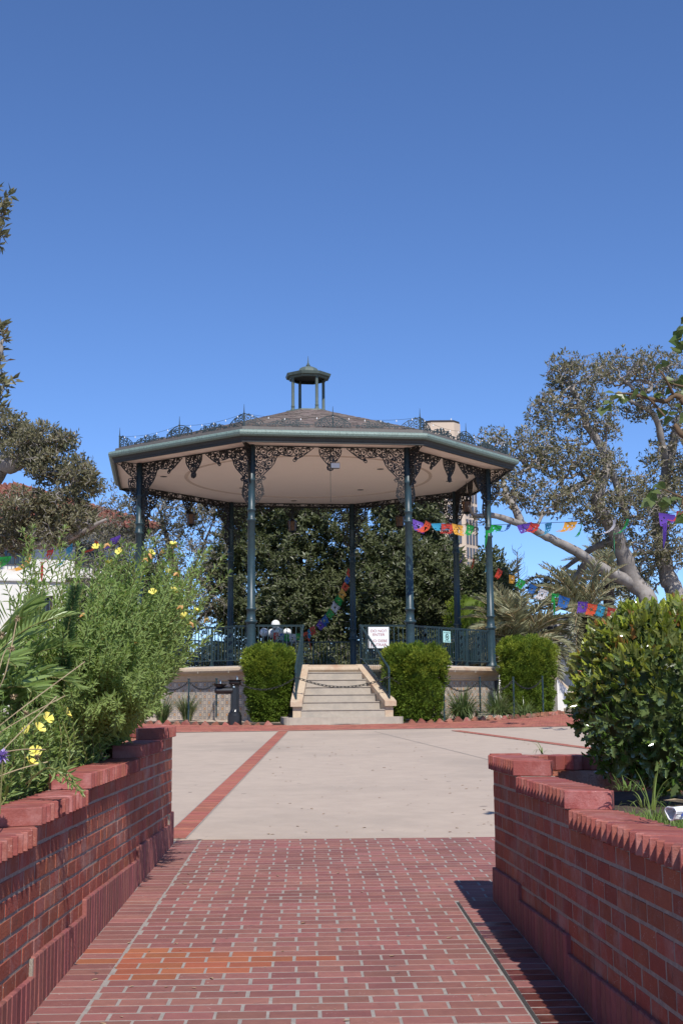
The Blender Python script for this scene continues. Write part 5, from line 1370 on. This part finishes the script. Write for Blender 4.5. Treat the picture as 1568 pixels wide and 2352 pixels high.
# holly bush on the right
hc = (1.726,7.000,0.650); t = thing('holly_bush', 'rounded glossy holly bush with spiny leaves in the right planter', 'shrub', (hc[0], hc[1], .08))
g = np.random.default_rng(81); cz = hc[2] - .08
def hshell(n, k0, k1, topb=0.):
    d = sphere_dirs(n * 4, g); d[:, 2] = d[:, 2]; d = d[d[:, 2] > g.uniform(-.15, topb, len(d))][:n] if topb else d[:n]
    k = g.uniform(k0, k1, len(d))
    lump = 1 + .07 * np.sin(12 * d[:, 0] + 5 * d[:, 2]) + .07 * np.sin(11 * d[:, 2] + 6 * d[:, 1] + 2) + .05 * np.sin(19 * d[:, 0] - 17 * d[:, 2])
    p = d * np.array([.42, .45, .46]) * (k * lump)[:, None]
    return p + np.array([0, 0, cz]), d
core, _ = hshell(10, 1, 1)
ub = MB(); ub.lathe([(.35 * math.sin(PI * j / 10) + .001, cz - .39 * math.cos(PI * j / 10)) for j in range(11)], 20)
obj('inner_growth', ub.me('inner_growth', True), 'green_leaf', t)
P, d = hshell(4600, .82, 1.03); l = g.uniform(.044, .068, len(P))
obj('foliage', leaf_mesh('foliage', P, unit(d + g.normal(0, .75, d.shape) + [0, 0, .25]), l, l * .62, 'holly', up=d, roll=g.normal(0, .5, len(P))), 'holly_leaf', t)
P, d = hshell(1900, .96, 1.08, .9); l = g.uniform(.042, .066, len(P))
obj('new_shoots', leaf_mesh('new_shoots', P, unit(d * 1.2 + g.normal(0, .5, d.shape) + [0, 0, .5]), l, l * .6, 'holly', up=unit(d + g.normal(0, .6, d.shape)), roll=g.normal(0, .6, len(P))), 'holly_new', t)
obj('stem', MB().tube([(0, 0, -.15), (.02, 0, cz)], .03, 7).tube([(.1, .05, -.15), (.05, 0, cz)], .02, 7), 'bark_dark', t)
# weeds, grass and litter in the right planter
def weeds(p, n, H, lean, wid, label, seed, rad, name='weed', cat='weed'):
    g = np.random.default_rng(seed); t = thing(name, label, cat, p); V, F = blades((0, 0, 0), n, H, 0, wid, g, lean, 5, .45, rad); obj('leaves', mesh_np('leaves', V, F), 'grass_leaf', t)
V = []; F = []; o = 0; g = np.random.default_rng(83)
for i in range(900):
    x = g.uniform(1.36, 2.2); y = g.uniform(3.4, 6.0); v, f = blades((x, y, .1), 9, g.uniform(.03, .09), 0, .006, g, 1.2, 3, .4, .05)
    V.append(v); F.append(f + o); o += len(v)
tag(obj('grass', mesh_np('grass', np.concatenate(V), np.concatenate(F)), 'grass_leaf', None, rot=(0, 0, PA)), 'short weedy grass covering the near right planter', 'grass', kind='stuff')
weeds((1.165,4.900,0.244), 8, .20, .5, .008, 'tall single weed with arching blades behind the right coping', 84, .03)
weeds((1.161,5.000,0.243), 14, .13, 1.1, .006, 'bent grass tuft beside the right coping', 85, .05)
weeds((1.174,7.600,0.329), 7, .16, 1.1, .006, 'small weed sprouting from the end coping of the right wall', 86, .01)
weeds((1.228,5.600,0.265), 30, .08, 1.1, .008, 'low leafy sprig against the right coping', 87, .06)
cp = (1.197,4.750,0.225); t = thing('paper_cup', 'crumpled white paper cup with blue print lying in the right planter', 'cup', cp, R(20))
cu_ = MB(); n = 20
for i, (r, x) in enumerate([(.033, 0), (.033, .025), (.03, .05), (.027, .07), (.024, .085)]):
    for k in range(n):
        a = 2 * PI * k / n; q = r * (1 + .16 * math.sin(3 * a + i) + .05 * math.sin(5 * a)); cu_.v.append((x, q * math.cos(a), q * math.sin(a) * .7 + .02))
for i in range(4):
    for k in range(n): a = i * n + k; b_ = i * n + (k + 1) % n; cu_.f.append((a, b_, b_ + n, a + n))
cu_.f.append(tuple(4 * n + k for k in range(n)))
obj('body', cu_, 'cup_white', t); obj('rim', MB().tube([(0, .033 * math.cos(a) * (1 + .16 * math.sin(3 * a)), .023 * math.sin(a) * (1 + .16 * math.sin(3 * a)) + .02) for a in np.linspace(0, 2 * PI, 21)], .003, 5), 'cup_white', t)
pr = MB()
pr.ribbon([(.03, .0), (.045, .012), (.06, .0), (.075, .012)], .004, .002)
obj('print', pr, 'cup_blue', t, (-.01, -.0345, .012))
lt = obj('yellow_leaf', leaf_mesh('yellow_leaf', np.array([[0, 0, 0]]), np.array([[1, .1, -.08]]), .16, .028, 'lance'), 'dry', None, (1.183,4.800,0.287)); tag(lt, 'long yellowed leaf lying on the paper cup', 'leaf')
# dry leaves and specks on the paving
g = np.random.default_rng(91); n = 60
x = g.uniform(-1.0, .85, n) - 0; y = g.uniform(5.2, 11, n); x[:30] = -1.0 + g.uniform(0, .35, 30) - .0265 * y[:30] * 0
Bp = np.stack([x - .0265 * y, y, -.69 + .012 * y + .003], 1)
m = 130; y2 = 11.6 + 15 * g.uniform(0, 1, m) ** 1.3; x2 = g.uniform(-.06, .17, m) * y2
Bp = np.concatenate([Bp, np.stack([x2, y2, -.554 + .0308 * (y2 - 11.36) + .004], 1)])
ln = np.concatenate([g.uniform(.012, .045, n), g.uniform(.02, .06, m)])
th = g.uniform(0, 6.28, len(Bp)); D = np.stack([np.cos(th), np.sin(th), g.uniform(-.02, .08, len(Bp))], 1)
tag(obj('leaf_litter', leaf_mesh('leaf_litter', Bp, D, ln, ln * .4, 'lance'), 'litter', None), 'scattered dry leaves and specks on the paving', 'litter', kind='stuff')


# ---------------------------------------------------------------- buildings
# white building with red tiled hip roof, far left
bx, by = -10.1, 60.0
hb = thing('white_building', 'white stucco building with a red tiled hip roof behind the left trees', 'building', (bx, by, .136), R(20))
HZ = 8.45                                    # eave height above its ground
obj('wall', MB().box((-11, 5, HZ / 2), (22, 10, HZ)), 'plaster', hb)
obj('cornice', MB().box((-11, -.06, 5.95), (22.2, .16, .18), ch=.03), 'plaster', hb)
rf = obj('roof', MB().add([(-23.3, -1.3, HZ + .05), (1.2, -1.3, HZ + .05), (1.2, 11.3, HZ + .05), (-23.3, 11.3, HZ + .05), (-17, 5, HZ + 2.75), (-5.1, 5, HZ + 2.75)], [(0, 1, 5, 4), (1, 2, 5), (2, 3, 4, 5), (3, 0, 4)]), 'roof_tile', hb)
obj('eave_board', MB().box((-11.05, 5, HZ - .06), (24.3, 12.4, .2)), 'dark_wood', rf)
tl = MB().tube([(0, 0, 0), (0, .52, 0)], .115, 7).me('tile')
it = []
tv = MB().tube([(0, -.27, 0), (0, .27, 0)], [.13, .105], 7); tgeo = (tv.v, tv.f)
slp = math.atan2(2.7, 6.3)
for j in range(14):
    f = j / 14; yy = -1.3 + 6.3 * f; zz = HZ + .1 + 2.7 * f
    xa, xb = -23.3 + 6.3 * f, 1.2 - 6.3 * f; x = xb
    while x > max(xa, -14): it.append((tgeo, 'roof_tile', (x, yy + .2, zz + .04), (slp, 0, random.uniform(-.03, .03)), None)); x -= .26
    f2 = f; xx = 1.2 - 6.3 * f; ya, yb = -1.3 + 6.3 * f, 11.3 - 6.3 * f; y = ya
    while y < yb: it.append((tgeo, 'roof_tile', (xx - .2, y, zz + .04), (0, 0, 0), None) if False else (tgeo, 'roof_tile', (xx - .2, y, zz + .04), (slp, 0, R(90)), None)); y += .26
pieces(rf, 'tile', it, 'tile_courses', 300, eye=(10, -60, 0))
def win(x, z, w_, h, shut=True):
    f = obj('window', MB().box((x, -.03, z), (w_, .10, h)), 'window_dark', hb)
    obj('frame', MB().box((x - w_ / 2, -.1, z), (.1, .14, h + .1)).box((x + w_ / 2, -.1, z), (.1, .14, h + .1)).box((x, -.1, z + h / 2), (w_ + .1, .14, .1)).box((x, -.1, z), (.07, .12, h)), 'dark_wood', f)
    for i in range(7):
        obj('bar', MB().box((x - w_ / 2 + (i + .5) * w_ / 7, -.2, z), (.03, .03, h * .96)), 'shutter', f)
for x in (-1.9, -5.3, -8.6): win(x, 7.15, 1.2, 1.0)
for x in (-1.2, -4.2, -7.5): win(x, 4.3, 1.15, 1.75)
for x in (-2, -5, -8): win(x, 1.6, 1.2, 1.9)
bc = obj('balcony', MB().box((-1.7, -.5, 5.95), (2.6, .9, .14)), 'dark_wood', hb)
for i in range(12): obj('baluster', MB().box((-2.9 + i * .22, -.92, 6.4), (.03, .03, .8)), 'dark_wood', bc)
obj('rail', MB().box((-1.7, -.92, 6.82), (2.6, .06, .06)), 'dark_wood', bc)

# low white building with dark timber posts, right
hb = thing('adobe_building', 'low white building with dark timber posts behind the date palms on the right', 'building', (13.0, 62, .136), R(-3))
obj('wall', MB().box((0, 3, 2.0), (17, 6, 4.0)), 'plaster', hb)
obj('roof', MB().box((0, 2.6, 4.15), (17.8, 7.6, .35), ch=.05), 'dark_wood', hb)
for i in range(14):
    x = -8.2 + i * 1.25
    obj('post', MB().box((x, -.08, 2.0), (.22, .22, 4.0), ch=.02), 'dark_wood', hb)
    if i % 3 == 1:
        dr = obj('door', MB().box((x + .62, -.02, 1.2), (.9, .1, 2.4)), 'dark_wood', hb); obj('door_panel', MB().box((x + .62, -.08, 1.3), (.6, .04, 1.7), ch=.01), 'window_dark', dr)
# white pillars nearer
for i, (u, lab) in enumerate((('a', 'white plastered pillar with shadow edge behind the far right hedge'), ('b', 'white plastered pillar beside the dark palm trunk'))):
    q = ((8.093,47.000,0.708), (8.648,47.500,0.705))[i]
    t = thing('pillar', lab, 'pillar', (q[0], q[1], .136))
    obj('shaft', MB().box((0, 0, 1.65), (.42 if i == 0 else .5, .5, 3.3), ch=.02), 'plaster', t); obj('capital', MB().box((0, 0, 3.35), (.62, .6, .12), ch=.02), 'dark_wood', t)
q = (7.706,46.500,0.710); t = thing('timber_post', 'weathered dark timber posts standing behind the far right hedge', 'post', (q[0], q[1], .136))
for dx in (-.12, .12): obj('plank', MB().box((dx, 0, 1.5), (.2, .2, 3.0), ch=.02), 'dark_wood', t)
# low brick wall and the white stair flank
q = (7.452,42.000,0.026); t = thing('low_brick_wall', 'low dark brick wall at the right behind the paving', 'wall', (q[0] + .8, q[1], .136))
obj('mortar', MB().box((0, 0, .36), (2.6, .2, .72)), 'mortar_dark', t)
g9 = cgeo((.205, .05, .064), .004); it = []
for j in range(9):
    for i in range(12): it.append((g9, 'wall_brick', (-1.19 + i * .216 + (j % 2) * .108, -.085, .05 + j * .077), (0, 0, 0), None))
pieces(t, 'brick', it, 'bricks', 300)
for i in range(24): obj('coping_brick', PM(cgeo((.1, .24, .07), .006), 'coping'), 'coping', t, (-1.24 + i * .108, 0, .75))
q = gw(7.05, 2.2); t = thing('stair_flank', 'white stair flank with a round stone handrail at the right end of the bandstand', 'stair', (q[0], q[1], .14), GT + R(20))
obj('flank', MB().prism([(-.5, 0), (.42, 0), (.42, .22), (-.5, .95)], -.12, .12, 'y'), 'plaster', t)
obj('handrail', MB().tube([(-.55, 0, 1.03), (.5, 0, .24), (.56, 0, .2)], .075, 12), 'stone_cream', t)
obj('kerb', MB().box((.35, -.1, .06), (1.3, .7, .2), ch=.02), 'stone_step', t)

# office tower in the distance
ty = 260.; s = ty / 2907.
q = (23.429,260.000,0.473)
tw = thing('office_tower', 'tall beige stone office tower with vertical window strips in the distance', 'tower', (q[0], ty, 0), R(0))
TH = (23.503,260.000,56.562)[2]
plan = [(-6.4, -4.5), (-5.2, -5.4), (1.6, -5.4), (4.6, -1.2), (4.6, 6), (-6.4, 6)]
ptop = [(-6.2, -4.4), (-5.0, -5.3), (-.2, -5.3), (1.2, -3.4), (1.2, 6), (-6.2, 6)]
body = obj('wall', MB().prism(plan, 0, TH - 7.5), 'tower_stone', tw)
obj('parapet', MB().prism(ptop, TH - 7.5, TH - .5), 'tower_stone', tw)
obj('roof_edge', MB().prism([(x * .97 - .1, y * .97) for x, y in ptop], TH - .5, TH), 'dark_wood', tw)
obj('antenna', MB().tube([(-.6, -3, TH), (-.6, -3, TH + .8)], .12, 6), 'plaster', tw)
wm = PM(cgeo((.95, .25, 2.2), .03), 'tower_window')
nw = 0
for r in range(22):
    z = TH - 10.0 - r * 2.9
    if z < 8: break
    for x in (-5.0, -3.2, -1.4, .4, 1.7):
        if x > 1: continue
        obj('window', wm, 'tower_window', tw, (x, -5.42, z))
    for f in (.16, .40, .64, .88):
        obj('window', wm, 'tower_window', tw, (1.6 + 3.0 * f, -5.4 + 4.2 * f, z), (0, 0, math.atan2(4.2, 3.0)), (.75, 1, 1))
for i in range(9): obj('facade_joint', MB().box((0 - 2, -5.41, TH - 5 - i * 6.2), (6.6, .04, .12)), 'dark_wood', tw) if False else None

# ---------------------------------------------------------------- paper bunting
def flag_mesh(seed, w_, h, tear=0, blow=0.):
    """perforated tissue flag hanging from its top edge, blown and folded by the wind"""
    g = np.random.default_rng(seed); n, m = 12, 12; b = MB(); sw = g.uniform(.3, 1.4) * blow + g.uniform(-.3, .3); lift = g.uniform(.1, .4) + g.uniform(.2, .9) * blow; ph = g.uniform(0, 6)
    def P(i, j):
        u = i / n - .5; v = j / m; e = -lift * v * (1 + .3 * v)
        x = u * w_ * (1 - .12 * v) + sw * .62 * h * v * v ** .3; zz = -v * h * math.cos(lift * v); y = -h * math.sin(lift * v) * v + .05 * math.sin(5 * u + ph + 3 * v) * v * h * 2
        return (x, y, zz)
    idx = {}
    def vid(i, j):
        if (i, j) not in idx: idx[(i, j)] = len(b.v); b.v.append(P(i, j))
        return idx[(i, j)]
    for i in range(n):
        for j in range(m):
            hole = 1 < j < m - 1 and ((i % 3 == 1 and j % 3 == 1) or (i in (5, 6) and 4 <= j <= 6) or (i % 4 == 3 and j % 4 == 2)) and g.uniform() < .85
            fringe = j == m - 1 and i % 2
            if hole or fringe: continue
            if tear and j > 4 and i > 4 and g.uniform() < .9: continue
            b.f.append((vid(i, j), vid(i + 1, j), vid(i + 1, j + 1), vid(i, j + 1)))
    if tear:
        x0, y0, zz0 = P(3, m); o = len(b.v)
        b.add([(x0 - .04, y0, zz0 + .05), (x0 + .05, y0, zz0 + .05), (x0 + .09, y0 - .03, zz0 - .22), (x0 + .05, y0 - .02, zz0 - .40), (x0 - .01, y0, zz0 - .18)], [(0, 4, 2, 1), (4, 3, 2)])
    return b
def bunting(label, pts, flags, w_, h, seed, blow=0.):
    q = smooth_line(pts, 8); o = Vector(pts[0]); t = thing('bunting', label, 'bunting', tuple(o), 0, 'strings of cut-paper bunting')
    obj('cord', MB().tube([tuple(Vector(p) - o) for p in q], .006, 4), 'wire', t)
    for i, (p, c, tear) in enumerate(flags):
        p = np.array(p); j = int(((q - p) ** 2).sum(1).argmin()); d = q[min(j + 1, len(q) - 1)] - q[max(j - 1, 0)]
        k = random.uniform(.78, 1.15)
        obj('flag', flag_mesh(seed + i, w_ * k, h * k, tear, blow), 'flag_' + c, t, tuple(Vector(p) - o), (random.uniform(-.15, .15), math.atan2(-d[2], math.hypot(d[0], d[1])) + random.uniform(-.22, .22), math.atan2(d[1], d[0]) + random.uniform(-.5, .5) * (.3 + blow)))
bunting('colourful cut-paper bunting from the front right column out to the right edge',
        [(1.781,31.900,5.069), (2.429,31.000,4.864), (3.243,29.600,4.637), (4.040,28.000,4.445), (4.836,26.000,4.213), (5.549,24.000,4.000), (6.248,21.500,3.810)],
        [((1.929,31.600,5.016), 'purple', 0), ((2.160,31.300,4.951), 'orange', 0), ((2.376,31.000,4.875), 'cyan', 0), ((2.595,30.800,4.836), 'red', 0), ((2.804,30.400,4.758), 'yellow', 0), ((3.079,30.000,4.692), 'green', 0), ((3.580,29.000,4.553), 'green', 1), ((3.795,28.500,4.495), 'blue', 0), ((4.069,28.000,4.445), 'purple', 0), ((4.251,27.600,4.399), 'red', 0), ((4.440,27.000,4.325), 'cyan', 0), ((4.782,26.200,4.241), 'yellow', 0), ((4.924,25.800,4.185), 'green', 0), ((5.345,24.600,4.060), 'white', 0), ((5.511,24.200,4.020), 'green', 1), ((5.566,24.000,4.000), 'blue', 0), ((5.857,22.600,3.881), 'purple', 1), ((6.002,22.200,3.869), 'red', 0)], .37, .40, 300, 1.)
bunting('colourful cut-paper bunting sagging in front of the date palms',
        [(3.799,43.000,5.594), (4.317,37.300,4.481), (4.985,35.700,3.928), (5.789,34.700,3.423), (6.541,33.700,3.070), (7.351,32.700,2.800), (8.429,31.700,2.638)],
        [((3.999,41.700,5.298), 'purple', 0), ((4.154,39.900,4.944), 'orange', 0), ((4.303,37.400,4.505), 'cyan', 0), ((4.562,36.400,4.248), 'red', 0), ((4.843,36.000,4.044), 'yellow', 0), ((5.094,35.700,3.878), 'green', 0), ((5.349,35.300,3.693), 'blue', 0), ((5.589,35.000,3.545), 'white', 0), ((5.837,34.700,3.410), 'green', 1), ((6.044,34.400,3.302), 'blue', 0), ((6.430,33.900,3.120), 'purple', 0), ((6.633,33.700,3.046), 'orange', 0), ((6.836,33.400,2.977), 'cyan', 0), ((7.034,33.100,2.897), 'red', 0), ((7.217,32.900,2.848), 'yellow', 0)], .31, .30, 330, .2)
bunting('colourful cut-paper bunting falling steeply behind the bandstand stairs',
        [(0.221,42.500,5.003), (0.040,42.800,4.442), (-0.306,43.200,3.810), (-0.766,43.800,3.255), (-1.232,44.300,2.909), (-1.946,45.000,2.858), (-2.936,46.000,3.086)],
        [((0.176,42.600,4.836), 'red', 0), ((0.115,42.700,4.610), 'blue', 0), ((0.025,42.800,4.398), 'orange', 0), ((-0.080,43.000,4.209), 'yellow', 0), ((-0.200,43.100,4.010), 'green', 0), ((-0.336,43.200,3.766), 'white', 0), ((-0.504,43.500,3.564), 'green', 0), ((-0.658,43.700,3.384), 'blue', 0), ((-0.843,43.900,3.202), 'purple', 0), ((-1.059,44.100,3.049), 'red', 0), ((-1.201,44.300,2.955), 'cyan', 0), ((-1.311,44.400,2.885), 'orange', 1), ((-1.562,44.600,2.851), 'green', 0), ((-1.753,44.800,2.846), 'white', 0), ((-1.946,45.000,2.858), 'green', 0), ((-2.141,45.200,2.884), 'blue', 0), ((-2.373,45.500,2.932), 'red', 0)], .30, .32, 360)
bunting('colourful cut-paper bunting strung from the left column across the white building',
        [(-5.580,34.500,5.171), (-5.762,32.000,4.727), (-5.973,29.500,4.262), (-6.212,27.000,3.832), (-6.441,25.000,3.491), (-6.703,23.500,3.270)],
        [((-5.751,32.000,4.727), 'purple', 0), ((-5.905,30.300,4.410), 'orange', 0), ((-6.100,28.200,4.048), 'cyan', 0), ((-6.226,26.900,3.821), 'red', 1), ((-6.374,25.700,3.603), 'yellow', 0), ((-6.549,24.500,3.411), 'green', 0)], .46, .46, 390, .9)
